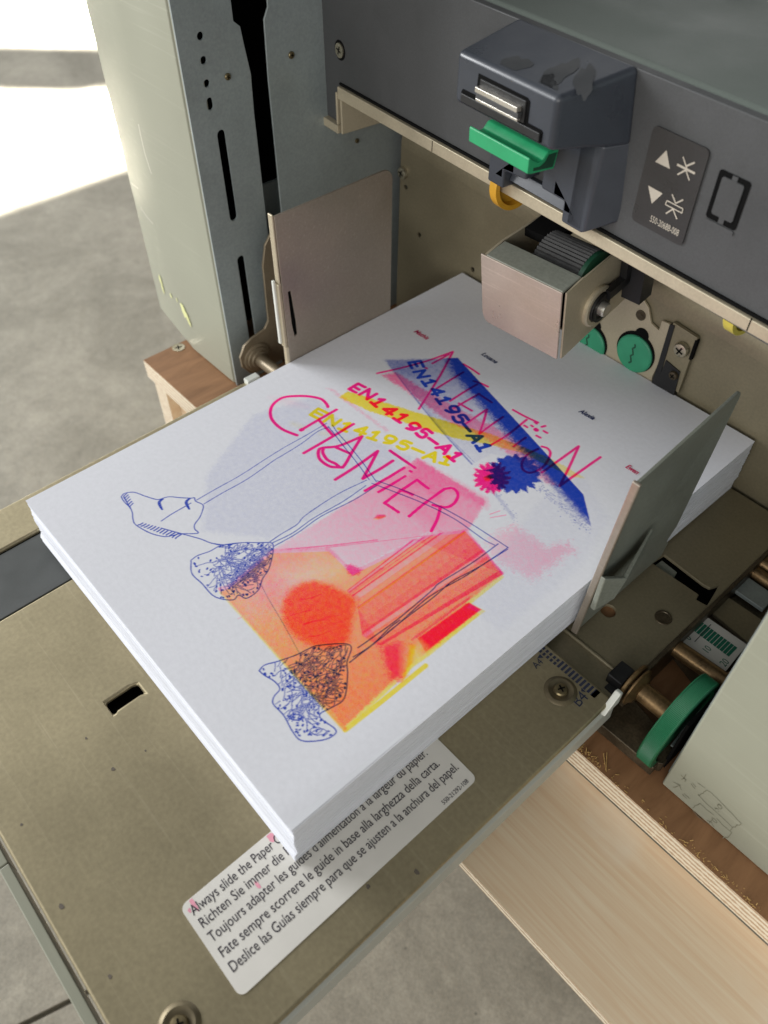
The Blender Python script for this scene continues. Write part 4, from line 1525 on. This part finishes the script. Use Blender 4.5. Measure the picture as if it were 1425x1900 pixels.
# orange block: yellow over pink
OR = PX([(430, 1085), (505, 1022), (612, 1018), (655, 1062), (800, 990), (866, 984), (936, 1066), (866, 1122), (893, 1134), (796, 1212), (770, 1230), (640, 1352), (408, 1094)])
poly(1, OR + np.array([0.0010, -0.0012]), 0.78, 0.0006, (one(PX, 600, 1300), 1.0, one(PX, 560, 1040), 0.72))
poly(0, OR + np.array([-0.0008, 0.0004]), 0.60, 0.0008, (one(PX, 640, 1350), 1.05, one(PX, 470, 1090), 0.60), rough=0.0002, seed=6)
poly(0, PX([(430, 1085), (505, 1022), (560, 1020), (560, 1100), (500, 1130)]), 0.18, 0.01)
poly(1, PX([(440, 1080), (520, 1045), (600, 1055), (560, 1110), (470, 1130)]), 0.5, 0.02, mode='erase')
poly(0, D([(150, 240), (400, 215), (420, 250), (200, 300)]), 0.5, 0.012, mode='erase')
# striped part: parallel bars of different strength
LT = np.array([(0, 425, 318), (.2, 442, 342), (.42, 468, 386), (.75, 486, 500), (.88, 520, 525), (1, 565, 545)], float)
RT = np.array([(0, 690, 112), (.2, 808, 84), (.42, 902, 75), (.75, 985, 158), (.88, 1022, 205), (1, 1063, 253)], float)


def bar(ch, t0, t1, dn, soft=0.0006, mode='screen', a=0.0, b=1.0, rough=0.0):
    pt = lambda T, t: np.array([np.interp(t, T[:, 0], T[:, 1]), np.interp(t, T[:, 0], T[:, 2])])
    l0, l1, r0, r1 = pt(LT, t0), pt(LT, t1), pt(RT, t0), pt(RT, t1)
    q = [l0 + (r0 - l0) * a, l0 + (r0 - l0) * b, l1 + (r1 - l1) * b, l1 + (r1 - l1) * a]
    poly(ch, D([tuple(v) for v in q]), dn, soft, mode=mode, rough=rough, seed=int(t0 * 1000))


bar(0, 0.0, 1.0, 0.62, mode='erase')
for t0, t1, dn in ((0, .035, .85), (.035, .07, .30), (.07, .10, .85), (.10, .13, .35), (.13, .155, .80), (.155, .19, .30), (.19, .225, .88), (.225, .32, .34), (.32, .34, .55), (.34, .415, .40), (.415, .435, .80),
                   (.435, .60, .58), (.60, .71, .66), (.71, .755, .86), (.755, .80, .40), (.80, .83, .62), (.83, .88, .50), (.88, .955, .58), (.955, 1.0, .88)):
    bar(0, t0, t1, dn)
bar(0, 0.05, 0.12, .5, a=0.0, b=0.45)
bar(1, .43, .45, .9)
bar(1, .77, .785, .8)
bar(1, .035, .07, .6, mode='erase')
bar(1, .225, .32, .45, mode='erase')
bar(1, .755, .80, .5, mode='erase')
for a_, b_, w_, dn in (((690, 520), (920, 352), .0016, .85), ((740, 470), (930, 345), .0014, .7)):
    stroke(0, D([a_, b_]), w_, dn, False, 0.0006)
poly(0, D([(415, 212), (440, 212), (490, 235), (470, 255), (435, 258)]), 0.85, 0.0012, rough=0.0003, seed=8)
# red disc
disc = D([(162, 400), (170, 358), (200, 312), (250, 286), (300, 280), (360, 298), (410, 326), (466, 348), (458, 400), (444, 468), (432, 528), (390, 548), (330, 558), (280, 545), (222, 512), (188, 480), (168, 440)])
poly(0, disc, 0.74, 0.0034, rough=0.0004, seed=9)
for _ in range(26):
    x, y = 315 + random.uniform(-85, 85), 415 + random.uniform(-85, 85)
    stroke(0, D([(x - 40, y + 8), (x, y + random.uniform(-8, 8)), (x + 45, y - 14)]), random.uniform(.001, .0026), random.uniform(.86, .96), True, 0.0018)
poly(1, disc, 0.7, 0.003)
# crimson block and drop
poly(0, D([(712, 515), (920, 368), (970, 398), (745, 570)]), 0.98, 0.0006)
poly(1, D([(745, 572), (712, 515), (920, 366), (988, 404), (748, 582)]), 0.50, 0.0006)
poly(0, D([(555, 545), (640, 525), (690, 535), (690, 560), (668, 600), (662, 665), (640, 690), (605, 688), (590, 650), (572, 590)]), 0.85, 0.003, rough=0.0006, seed=10)
poly(1, D([(680, 535), (705, 545), (690, 620), (668, 670), (655, 690), (640, 692), (668, 620)]), 0.9, 0.0012)
poly(0, D([(668, 545), (712, 540), (770, 600), (700, 660), (670, 650)]), 0.8, 0.008, mode='erase')
stroke(1, D([(418, 886), (560, 775), (745, 625)]), 0.0022, 0.9, False)
stroke(0, PX([(408, 1092), (520, 1216), (640, 1352)]), 0.0016, 0.45, False, 0.0008)
for pts, w_, dn in (([(480, 580 + 0), (480, 580)], 0, 0),):
    pass
for f_, pts, w_, dn in ((A, [(600, 720), (780, 815), (930, 890)], .0005, .35), (A, [(690, 850), (900, 760), (1100, 690)], .0005, .35), (A, [(860, 590), (960, 650)], .0004, .4), (A, [(1262, 1080), (1250, 1330), (1255, 1420)], .0004, .4),
                        (A, [(950, 482), (1180, 462), (1425, 432)], .0010, .7), (D, [(340, 145), (560, 118), (760, 95)], .0006, .7), (C, [(595, 1010), (648, 992)], .0005, .6), (C, [(598, 1028), (680, 1014)], .0005, .6)):
    stroke(0, f_(pts), w_, dn, False)
poly(0, C([(0, 1012), (40, 1010), (48, 1020), (20, 1034), (-20, 1030)]), 0.8, 0.0008)
poly(1, C([(0, 1020), (40, 1016), (44, 1024), (10, 1036), (-20, 1036)]), 0.7, 0.0012)
poly(0, B([(350, 385), (372, 388), (660, 598), (650, 606)]), 0.30, 0.0014, rough=0.0004, seed=11)
# yellow band
poly(1, B([(408, 432), (452, 400), (850, 520), (1180, 618), (1340, 682), (1470, 735), (1660, 842), (1590, 835), (1330, 712), (1150, 668), (1000, 640), (850, 592), (700, 545), (560, 500)]), 0.92, 0.0008, (one(B, 1000, 600), 1.0, one(B, 1650, 840), 0.6), rough=0.0002, seed=12)
for pts in ([(175, 565), (215, 580)], [(320, 612), (350, 622)], [(420, 640), (455, 655)]):
    stroke(1, B(pts), 0.003, 0.18, False, 0.003)
# pink wedge
poly(0, C([(22, 275), (98, 258), (300, 380), (520, 500), (640, 560), (780, 655), (850, 740), (960, 862), (900, 850), (760, 740), (640, 650), (540, 590), (400, 530), (340, 495), (150, 355)]), 0.72, 0.0016, (one(C, 100, 300), 1.0, one(C, 900, 820), 0.6), rough=0.0005, seed=13)
# blue triangle and its dense right band
TRI = C([(40, 195), (425, 183), (700, 480), (1090, 905), (1132, 1075), (1040, 990), (940, 880), (760, 720), (600, 690), (510, 745), (300, 500), (90, 258)])
poly(2, TRI, 0.46, 0.0008, (one(C, 330, 230), 1.1, one(C, 480, 700), 0.22), rough=0.0003, seed=14)
BAND = C([(340, 150), (460, 150), (740, 480), (1130, 900), (1160, 1090), (1060, 1000), (975, 905), (850, 770), (740, 660), (620, 520), (500, 385), (400, 270)])
poly(2, BAND, 0.96, 0.0050, rough=0.0007, seed=15, clip=C([(340, 186), (425, 183), (700, 480), (1090, 905), (1132, 1075), (1080, 1040), (800, 860), (300, 400)]))
poly(2, C([(375, 150), (460, 150), (740, 480), (1130, 900), (1160, 1090), (1075, 985), (860, 745), (640, 505), (430, 275)]), 0.8, 0.0016, rough=0.0003, seed=16, clip=TRI)
poly(2, C([(40, 195), (200, 190), (250, 300), (100, 262)]), 0.25, 0.004)
for pts, w_, dn in (([(60, 215), (220, 420), (360, 590), (500, 745)], .0009, .7), ([(80, 240), (240, 440), (380, 600), (512, 735)], .0005, .55), ([(235, 420), (330, 545), (460, 690)], .0014, .35), ([(585, 870), (650, 935), (720, 1025)], .0016, .25)):
    stroke(2, C(pts), w_, dn, True, 0.0008)
# bursts
def burst(f_, cx, cy, rx, ry, ch, seed, n=17, inner=0.74):
    r_ = random.Random(seed)
    pts = []
    for k in range(n * 4):
        t = math.pi * k / n / 2 + r_.uniform(-.03, .03)
        m_ = (r_.uniform(0.93, 1.08), 0.92, inner * r_.uniform(.92, 1.06), 0.90)[k % 4]
        pts.append((cx + rx * m_ * math.cos(t), cy + ry * m_ * math.sin(t)))
    poly(ch, f_(pts), 0.98, 0.0008, rough=0.0002, seed=seed)


burst(C, 606, 818, 104, 88, 0, 21)
burst(C, 724, 796, 148, 108, 2, 22, 17, 0.80)
poly(1, C([(560, 815), (590, 800), (612, 815), (590, 835), (570, 835)]), 0.8, 0.001)
# spray of blue specks
for _ in range(260):
    t = random.random()
    x, y = 850 + 270 * t + random.gauss(0, 10), 830 + 240 * t + random.gauss(0, 14) + 25
    stroke(2, C([(x, y), (x + 1.5, y + 1)]), random.uniform(.0002, .0006), random.uniform(.3, .8), False)
for _ in range(90):
    t = random.random()
    stroke(2, C([(600 + 130 * t + random.gauss(0, 10), 860 + 180 * t + random.gauss(0, 10))] * 2), random.uniform(.0002, .0007), random.uniform(.2, .6), False)

# marker lettering CHANTIER / ATTENTION in pink
PW = 0.00185
for pts in ([(352, 480), (345, 465), (318, 440), (262, 427), (200, 424), (130, 430), (85, 455), (62, 488), (62, 530), (88, 568), (130, 598), (195, 624)],
            [(216, 597), (300, 548), (395, 494)], [(230, 715), (360, 640), (482, 567)], [(305, 545), (375, 622)],
            [(525, 630), (410, 678), (330, 688), (305, 702), (310, 745), (362, 783), (428, 788)], [(525, 630), (478, 705), (428, 786), (388, 768), (348, 748), (326, 712), (330, 690)], [(392, 686), (425, 700), (462, 716)],
            [(390, 850), (500, 780), (605, 705)], [(605, 705), (566, 780), (530, 845)], [(530, 845), (610, 800), (682, 754)],
            [(668, 703), (725, 742), (795, 790)], [(542, 906), (640, 850), (740, 790)], [(610, 912), (680, 872), (745, 832)], [(770, 806), (776, 809)],
            [(640, 968), (720, 908), (805, 850)], [(640, 968), (675, 990), (710, 1014)], [(720, 903), (752, 912), (782, 926)], [(805, 850), (832, 872), (862, 894)],
            [(765, 1035), (850, 965), (945, 897)], [(945, 897), (985, 893), (1010, 915), (1010, 945), (985, 978), (945, 990), (885, 978)], [(925, 985), (908, 1050), (878, 1110)]):
    stroke(0, B(pts), PW, 1.0)
stroke(0, B([(216, 597), (222, 594)]), 0.0026, 1.0)
for pts in ([(0, 265), (120, 238), (260, 200), (400, 150)], [(400, 150), (330, 280), (220, 452)], [(292, 212), (378, 165)], [(255, 235), (262, 238)],
            [(455, 215), (500, 242), (538, 268)], [(315, 343), (385, 300), (455, 258)], [(510, 305), (550, 318), (585, 335)], [(385, 410), (455, 365), (528, 322)],
            [(405, 448), (475, 408), (540, 372)], [(535, 372), (605, 418)], [(432, 422), (500, 462)],
            [(470, 530), (525, 492), (580, 455)], [(580, 455), (562, 520), (540, 585)], [(540, 585), (600, 540), (665, 495)], [(600, 645), (690, 590), (790, 510)],
            [(718, 458), (780, 492), (850, 525)], [(720, 652), (752, 628), (785, 605)],
            [(870, 652), (900, 662), (915, 690), (890, 745), (845, 780), (800, 790), (768, 770), (768, 730), (800, 690), (850, 665)],
            [(870, 790), (970, 718), (1065, 650)], [(1065, 650), (1020, 750), (965, 860)], [(965, 860), (1070, 785), (1180, 708)],
            [(870, 548), (888, 543)], [(880, 570), (898, 580)], [(842, 595), (862, 605)], [(792, 550), (778, 541)], [(815, 541), (822, 546)], [(834, 524), (842, 531)]):
    stroke(0, C(pts), 0.00150, 0.97)
stroke(0, C([(838, 562), (842, 565)]), 0.0027, 1.0)

# EN14195-A1, hand-lettered, three times
GLY = {'E': [[(.9, .0), (.1, .0), (.1, 1), (.9, 1)], [(.1, .5), (.75, .5)]], 'N': [[(.08, 0), (.08, 1), (.92, 0), (.92, 1)]], '1': [[(.2, .75), (.5, 1), (.5, 0)], [(.15, 0), (.85, 0)]],
       '4': [[(.72, 0), (.72, 1), (.08, .3), (.98, .3)]], '9': [[(.85, .62), (.65, .42), (.3, .42), (.12, .62), (.2, .92), (.55, 1.0), (.85, .85), (.85, .62), (.75, .2), (.35, 0)]],
       '5': [[(.85, 1), (.2, 1), (.15, .58), (.55, .62), (.88, .42), (.8, .1), (.45, 0), (.1, .08)]], '-': [[(0, .45), (1, .45)]], 'A': [[(.02, 0), (.5, 1), (.98, 0)], [(.22, .35), (.78, .35)]]}


def lettering(ch, f_, centres, h, wfac, pen, dens=1.0):
    c_ = f_(centres)
    for i, g in enumerate('EN14195-A1'):
        d = (c_[min(i + 1, 9)] - c_[max(i - 1, 0)])
        sp_ = np.linalg.norm(d) / (min(i + 1, 9) - max(i - 1, 0))
        d = d / np.linalg.norm(d)
        n_ = np.array([-d[1], d[0]])
        w_ = sp_ * wfac
        for L_ in GLY[g]:
            pts = [c_[i] + d * ((x - .5) * w_ + (y - .5) * h * .12) + n_ * ((y - .5) * h) + rng.normal(0, .00012, 2) for x, y in L_]
            stroke(ch, pts, pen, dens, g in '95')


lettering(1, B, [(305, 515), (375, 550), (445, 580), (520, 600), (592, 625), (665, 648), (740, 675), (812, 700), (882, 730), (955, 750)], 0.0062, .80, .0021)
lettering(0, B, [(500, 385), (555, 415), (612, 455), (665, 498), (728, 535), (785, 580), (840, 615), (890, 652), (948, 690), (1003, 732)], 0.0066, .80, .0022)
lettering(2, B, [(800, 265), (828, 312), (868, 355), (905, 400), (942, 445), (985, 493), (1025, 540), (1062, 585), (1105, 637), (1145, 685)], 0.0066, .78, .0022)

# blue pen drawing
LW = 0.00052
pen = lambda f_, pts, w_=LW, sm=True, dn=1.0: stroke(2, f_(pts), w_, dn, sm)
pen(A, [(72, 205), (85, 190), (110, 183), (145, 183), (200, 203), (262, 220), (300, 210), (330, 205), (385, 210), (440, 212), (458, 210), (465, 228), (503, 248), (500, 280), (485, 315), (460, 350), (460, 375), (476, 397), (385, 400), (345, 408), (305, 415), (250, 405), (200, 385), (145, 350), (133, 320), (130, 290), (118, 262), (95, 240), (80, 222), (72, 205)])
for x, y in ((80, 200), (86, 210), (92, 220), (98, 232), (105, 244), (112, 254)):
    pen(A, [(x + 22, y - 14), (x + 6, y + 2), (x + 8, y + 14)], .0006)
for x, y in ((262, 235), (405, 232)):
    for k in range(3):
        pen(A, [(x + 26 + k * 3, y - 20 + k), (x + 6 + k * 5, y - 2), (x + 10 + k * 5, y + 18), (x + 24 + k * 2, y + 38)], .0006)
for k in range(13):
    x, y = 165 + k * 16, 350 + k * 4.6
    pen(A, [(x + 20 + k, y - 6 + (k > 8) * 4), (x + 6, y + 2 + k), (x - 4 + k * .5, y + 4 + k * 1.3)], .0007)
pen(A, [(283, 333), (340, 295), (405, 258), (440, 238)])
pen(A, [(283, 370), (385, 398), (490, 427), (545, 448), (660, 475)])
pen(A, [(548, 450), (620, 458), (700, 448)])
pl2 = lambda *a: np.vstack(a)
stroke(2, pl2(A([(470, 222), (560, 170), (700, 92), (830, 8)]), B([(130, 686), (240, 625), (345, 563)])), LW, .92)
stroke(2, pl2(A([(508, 243), (600, 188), (740, 110), (880, 12)]), B([(120, 727), (220, 665), (300, 605), (360, 582)])), LW, .92)
pen(B, [(375, 572), (400, 610), (455, 672), (530, 765), (598, 860)])
pen(B, [(352, 578), (380, 612), (428, 675), (500, 765), (562, 850)])
stroke(2, pl2(B([(548, 853), (400, 925), (240, 1030)]), A([(1000, 352), (920, 400), (858, 442)])), LW, .92)
stroke(2, pl2(B([(545, 880), (430, 960), (280, 1045)]), A([(980, 395), (872, 448)])), LW, .92)
stroke(2, pl2(B([(598, 882), (480, 955), (320, 1035)]), A([(1000, 398), (880, 466)])), LW, .92)
stroke(2, pl2(B([(575, 868), (700, 915), (850, 975), (1000, 1052), (1140, 1151)]), D([(1025, 135)])), LW, .92)
stroke(2, pl2(B([(602, 855), (740, 905), (900, 975), (1060, 1062), (1195, 1148)]), D([(1080, 145)])), LW, .92)
pen(D, [(1080, 145), (1000, 200), (900, 265), (760, 345), (640, 450), (555, 520), (435, 612)])
pen(D, [(1078, 152), (960, 225), (850, 285), (780, 345), (680, 420), (590, 490)])
pen(D, [(1040, 130), (930, 210), (800, 290), (770, 320), (640, 430), (530, 510), (470, 552)])
pen(D, [(640, 440), (600, 470), (545, 525), (500, 560), (450, 590)])
pen(A, [(810, 668), (850, 745), (930, 880), (1012, 1030)], .0003, True, .6)


def inside(pts, p):
    c_ = False
    n = len(pts)
    for i in range(n):
        (x1, y1), (x2, y2) = pts[i], pts[(i + 1) % n]
        if (y1 > p[1]) != (y2 > p[1]) and p[0] < (x2 - x1) * (p[1] - y1) / (y2 - y1) + x1:
            c_ = not c_
    return c_


def scribble(f_, outline, core, n, dots, dirv, seed, width=0.00040):
    r_ = random.Random(seed)
    pen(f_, outline + [outline[0]], LW)
    xs, ys = [p[0] for p in core], [p[1] for p in core]

    def pick(poly_):
        while True:
            p = (r_.uniform(min(q[0] for q in poly_), max(q[0] for q in poly_)), r_.uniform(min(q[1] for q in poly_), max(q[1] for q in poly_)))
            if inside(poly_, p):
                return p
    for _ in range(n):
        p = pick(core)
        L_ = r_.uniform(30, 150)
        an = dirv + r_.gauss(0, .35) if r_.random() < .7 else r_.uniform(0, 3.1)
        pts = [p]
        for k in range(4):
            an += r_.gauss(0, .30)
            p2 = (pts[-1][0] + L_ / 4 * math.cos(an), pts[-1][1] + L_ / 4 * math.sin(an))
            if not inside(outline, p2):
                break
            pts.append(p2)
        if len(pts) > 1:
            pen(f_, pts, width, True, .85)
    for _ in range(dots):
        p = pick(outline)
        t = r_.uniform(0, 3.1)
        pen(f_, [p, (p[0] + 6 * math.cos(t), p[1] + 6 * math.sin(t))], r_.uniform(.0006, .0010), False)


o1 = [(440, 540), (475, 515), (540, 492), (600, 462), (700, 448), (800, 447), (862, 448), (875, 468), (870, 520), (850, 590), (818, 640), (795, 700), (735, 742), (692, 725), (665, 750), (600, 745), (550, 722), (500, 665), (445, 610)]
c1 = [(540, 560), (640, 480), (760, 462), (850, 470), (840, 560), (770, 650), (640, 690), (580, 680)]
scribble(A, o1, c1, 210, 90, -0.55, 31)
o2 = [(800, 1125), (830, 1095), (900, 1075), (1000, 1040), (1060, 1010), (1120, 990), (1280, 988), (1265, 1080), (1268, 1150), (1250, 1270), (1180, 1320), (1125, 1350), (1130, 1380), (1200, 1430), (1200, 1460), (1140, 1490), (1030, 1495), (980, 1450), (930, 1360), (875, 1300), (880, 1260), (910, 1220), (880, 1180), (830, 1150)]
c2 = [(860, 1110), (1000, 1060), (1100, 1010), (1230, 1010), (1240, 1200), (1150, 1320), (1060, 1400), (960, 1360), (900, 1280), (930, 1200)]
scribble(A, o2, c2, 200, 150, -0.7, 32)
for k in range(9):
    r_ = random.Random(50 + k)
    cx, cy = r_.choice([(1100, 1440), (1120, 1450), (1210, 1230), (1000, 1370), (1060, 1290), (960, 1130), (1020, 1180), (1150, 1180), (1090, 1060)])
    pen(A, [(cx + 40 * math.cos(t) * r_.uniform(.6, 1.1), cy + 18 * math.sin(t) * r_.uniform(.6, 1.1)) for t in np.linspace(0, 6.6, 10)], .00034)

INK = np.clip(INK, 0, 1)


def paper_mat():
    mt, nt, b = newmat('printed_paper')
    L = nt.links.new
    at = N(nt, 'ShaderNodeAttribute', attribute_name='ink')
    sx = N(nt, 'ShaderNodeSeparateColor')
    L(at.outputs['Color'], sx.inputs[0])
    tc = N(nt, 'ShaderNodeTexCoord')
    prev = None
    base = lin(230, 231, 238)
    for ch, (col, off) in enumerate((((1.28, 0.004, 0.32, 1), 0.0), ((1.12, 0.90, 0.02, 1), 3.3), ((0.008, 0.060, 0.55, 1), 7.7))):
        mp = N(nt, 'ShaderNodeMapping')
        mp.inputs['Location'].default_value = (off, off * .7, 0)
        L(tc.outputs['Object'], mp.inputs['Vector'])
        n = N(nt, 'ShaderNodeTexNoise')
        n.inputs['Scale'].default_value = 3200
        n.inputs['Detail'].default_value = 1
        L(mp.outputs[0], n.inputs['Vector'])
        n2 = N(nt, 'ShaderNodeTexNoise')
        n2.inputs['Scale'].default_value = 420
        n2.inputs['Detail'].default_value = 3
        L(mp.outputs[0], n2.inputs['Vector'])
        ad = N(nt, 'ShaderNodeMath', operation='MULTIPLY_ADD')
        L(n2.outputs[0], ad.inputs[0])
        ad.inputs[1].default_value = 0.6
        L(n.outputs[0], ad.inputs[2])                     # about 0.8 mean
        ce = N(nt, 'ShaderNodeMath', operation='SUBTRACT')
        L(ad.outputs[0], ce.inputs[0])
        ce.inputs[1].default_value = 0.8
        # d + (noise) * k * d * (1 - d)
        om = N(nt, 'ShaderNodeMath', operation='SUBTRACT')
        om.inputs[0].default_value = 1.06
        L(sx.outputs[ch], om.inputs[1])
        dd = N(nt, 'ShaderNodeMath', operation='MULTIPLY')
        L(om.outputs[0], dd.inputs[0])
        L(sx.outputs[ch], dd.inputs[1])
        g = N(nt, 'ShaderNodeMath', operation='MULTIPLY')
        L(dd.outputs[0], g.inputs[0])
        L(ce.outputs[0], g.inputs[1])
        e = N(nt, 'ShaderNodeMath', operation='MULTIPLY_ADD', use_clamp=True)
        L(g.outputs[0], e.inputs[0])
        e.inputs[1].default_value = 2.6
        L(sx.outputs[ch], e.inputs[2])
        ik = N(nt, 'ShaderNodeMix', data_type='RGBA')
        L(e.outputs[0], ik.inputs[0])
        ik.inputs[6].default_value = (1, 1, 1, 1)
        ik.inputs[7].default_value = col
        mu = N(nt, 'ShaderNodeMix', data_type='RGBA', blend_type='MULTIPLY')
        mu.inputs[0].default_value = 1
        if prev is None:
            mu.inputs[6].default_value = base
        else:
            L(prev, mu.inputs[6])
        L(ik.outputs[2], mu.inputs[7])
        prev = mu.outputs[2]
    nf = N(nt, 'ShaderNodeTexNoise')
    nf.inputs['Scale'].default_value = 420
    nf.inputs['Detail'].default_value = 4
    L(tc.outputs['Object'], nf.inputs['Vector'])
    mr = N(nt, 'ShaderNodeMapRange')
    mr.inputs[1].default_value, mr.inputs[2].default_value = 0.3, 0.7
    mr.inputs[3].default_value, mr.inputs[4].default_value = 0.97, 1.02
    L(nf.outputs[0], mr.inputs[0])
    mu = N(nt, 'ShaderNodeMix', data_type='RGBA', blend_type='MULTIPLY')
    mu.inputs[0].default_value = 1
    L(prev, mu.inputs[6])
    L(mr.outputs[0], mu.inputs[7])
    L(mu.outputs[2], b.inputs['Base Color'])
    b.inputs['Roughness'].default_value = 0.85
    b.inputs['Specular IOR Level'].default_value = 0.2
    bp = N(nt, 'ShaderNodeBump')
    bp.inputs['Strength'].default_value = 0.24
    bp.inputs['Distance'].default_value = 0.00025
    L(nf.outputs[0], bp.inputs['Height'])
    L(bp.outputs[0], b.inputs['Normal'])
    return mt


MT['print'] = paper_mat()
XX, YY = np.meshgrid(gx, gy)
# the sheet lies almost flat and dips a little at its free front corners
edge_r = np.clip((XX - 0.198) / 0.012, 0, 1) ** 2 * np.clip((0.16 - YY) / 0.16, 0, 1)
ZZ = 0.00005 - 0.0006 * edge_r + 0.00012 * np.sin(XX * 60) * np.sin(YY * 40)
co = np.stack([XX, YY, ZZ], -1).reshape(-1, 3).astype(np.float32)
ii = np.arange(NX * NY).reshape(NY, NX)
quads = np.stack([ii[:-1, :-1], ii[:-1, 1:], ii[1:, 1:], ii[1:, :-1]], -1).reshape(-1, 4)
me = bpy.data.meshes.new('top_sheet')
me.vertices.add(len(co))
me.vertices.foreach_set('co', co.ravel())
me.loops.add(quads.size)
me.loops.foreach_set('vertex_index', quads.ravel().astype(np.int32))
me.polygons.add(len(quads))
me.polygons.foreach_set('loop_start', np.arange(0, quads.size, 4, dtype=np.int32))
me.polygons.foreach_set('loop_total', np.full(len(quads), 4, dtype=np.int32))
me.update(calc_edges=True)
at = me.attributes.new('ink', 'FLOAT_COLOR', 'POINT')
cc = np.ones((NX * NY, 4), np.float32)
cc[:, :3] = INK.transpose(1, 2, 0).reshape(-1, 3)
at.data.foreach_set('color', cc.ravel())
me.polygons.foreach_set('use_smooth', np.ones(len(quads), bool))
me.materials.append(MT['print'])
ts = bpy.data.objects.new('top_sheet', me)
COL.objects.link(ts)
ts.parent = ps
ts.matrix_parent_inverse = Matrix.Translation(-ps.location)
ts['label'] = 'printed sheet with hand-lettered ATTENTION CHANTIER in pink and blue'
WORLD_LOC[ts.name] = (0, 0, 0)
# small set names along the top edge
MT['ink_pinktext'] = surf('pink_print', lin(205, 40, 96), 0.7, var=0.1, vscale=600)
MT['ink_bluetext'] = surf('blue_print', lin(28, 44, 96), 0.7, var=0.1, vscale=600)
for tx, f_, p0, p1, mi in (('Mathis', C, (190, 46), (258, 88), 0), ('Louane', C, (546, 166), (622, 214), 1), ('Alexia', C, (1062, 470), (1138, 512), 1), ('Ewen', C, (1308, 762), (1368, 800), 0)):
    a_, b_ = one(f_, *p0), one(f_, *p1)
    d = (b_ - a_) / np.linalg.norm(b_ - a_)
    n_ = np.array([-d[1], d[0]])
    w_ = text_width(tx, 0.0045)
    k = np.linalg.norm(b_ - a_) / w_
    nm = MB()
    nm.text(tx, 0.0045, lambda x, y, a_=a_, d=d, n_=n_, k=k: (a_[0] + d[0] * x * k + n_[0] * y, a_[1] + d[1] * x * k + n_[1] * y, 0.00030), mi, shear=0.25, bold=0.00012)
    nm.build('printed_name', [MT['ink_pinktext'], MT['ink_bluetext']], ts, smooth=False)

# ------------------------------------------------------------------ sawdust along the plywood edge
sd_ = MB()
r_ = random.Random(8)
for i in range(170):
    cl = r_.random()
    if cl < .35:
        x = r_.gauss(0.250, 0.008)
    elif cl < .75:
        x = r_.gauss(0.335, 0.020)
    else:
        x = r_.uniform(0.246, 0.36)
    if x < 0.2445 or x > 0.40:
        continue
    y = 0.1285 + abs(r_.gauss(0, 0.0016))
    L_ = abs(r_.gauss(0.0007, 0.0006)) + 0.0003
    an, el = r_.uniform(0, 6.28), abs(r_.gauss(0, 0.4))
    p = Vector((x, y, BZ + 0.0002))
    d = Vector((math.cos(an) * math.cos(el), math.sin(an) * math.cos(el), math.sin(el)))
    s_ = d.cross(Vector((0, 0, 1))).normalized() * r_.uniform(.00006, .00016)
    t_ = Vector((0, 0, r_.uniform(.0001, .0003)))
    q = p + d * L_
    sd_.hexa([p - s_, p + s_, q + s_ * .6, q - s_ * .6, p - s_ + t_, p + s_ + t_, q + s_ * .6 + t_ * .5, q - s_ * .6 + t_ * .5])
for a_, b_ in (((1120, 1398), (1124, 1430)), ((1126, 1396), (1125, 1432))):
    p, q = Vector(un(*a_, 2, BZ + .0006)), Vector(un(*b_, 2, BZ + .0006))
    sd_.cyl(p, q, .00022, .00012, seg=6)
so_ = sd_.build('sawdust', MT['sawdust'], None, smooth=False)
so_['kind'] = 'stuff'
so_['label'] = 'golden sawdust and splinters along the plywood edge'
so_['category'] = 'sawdust'
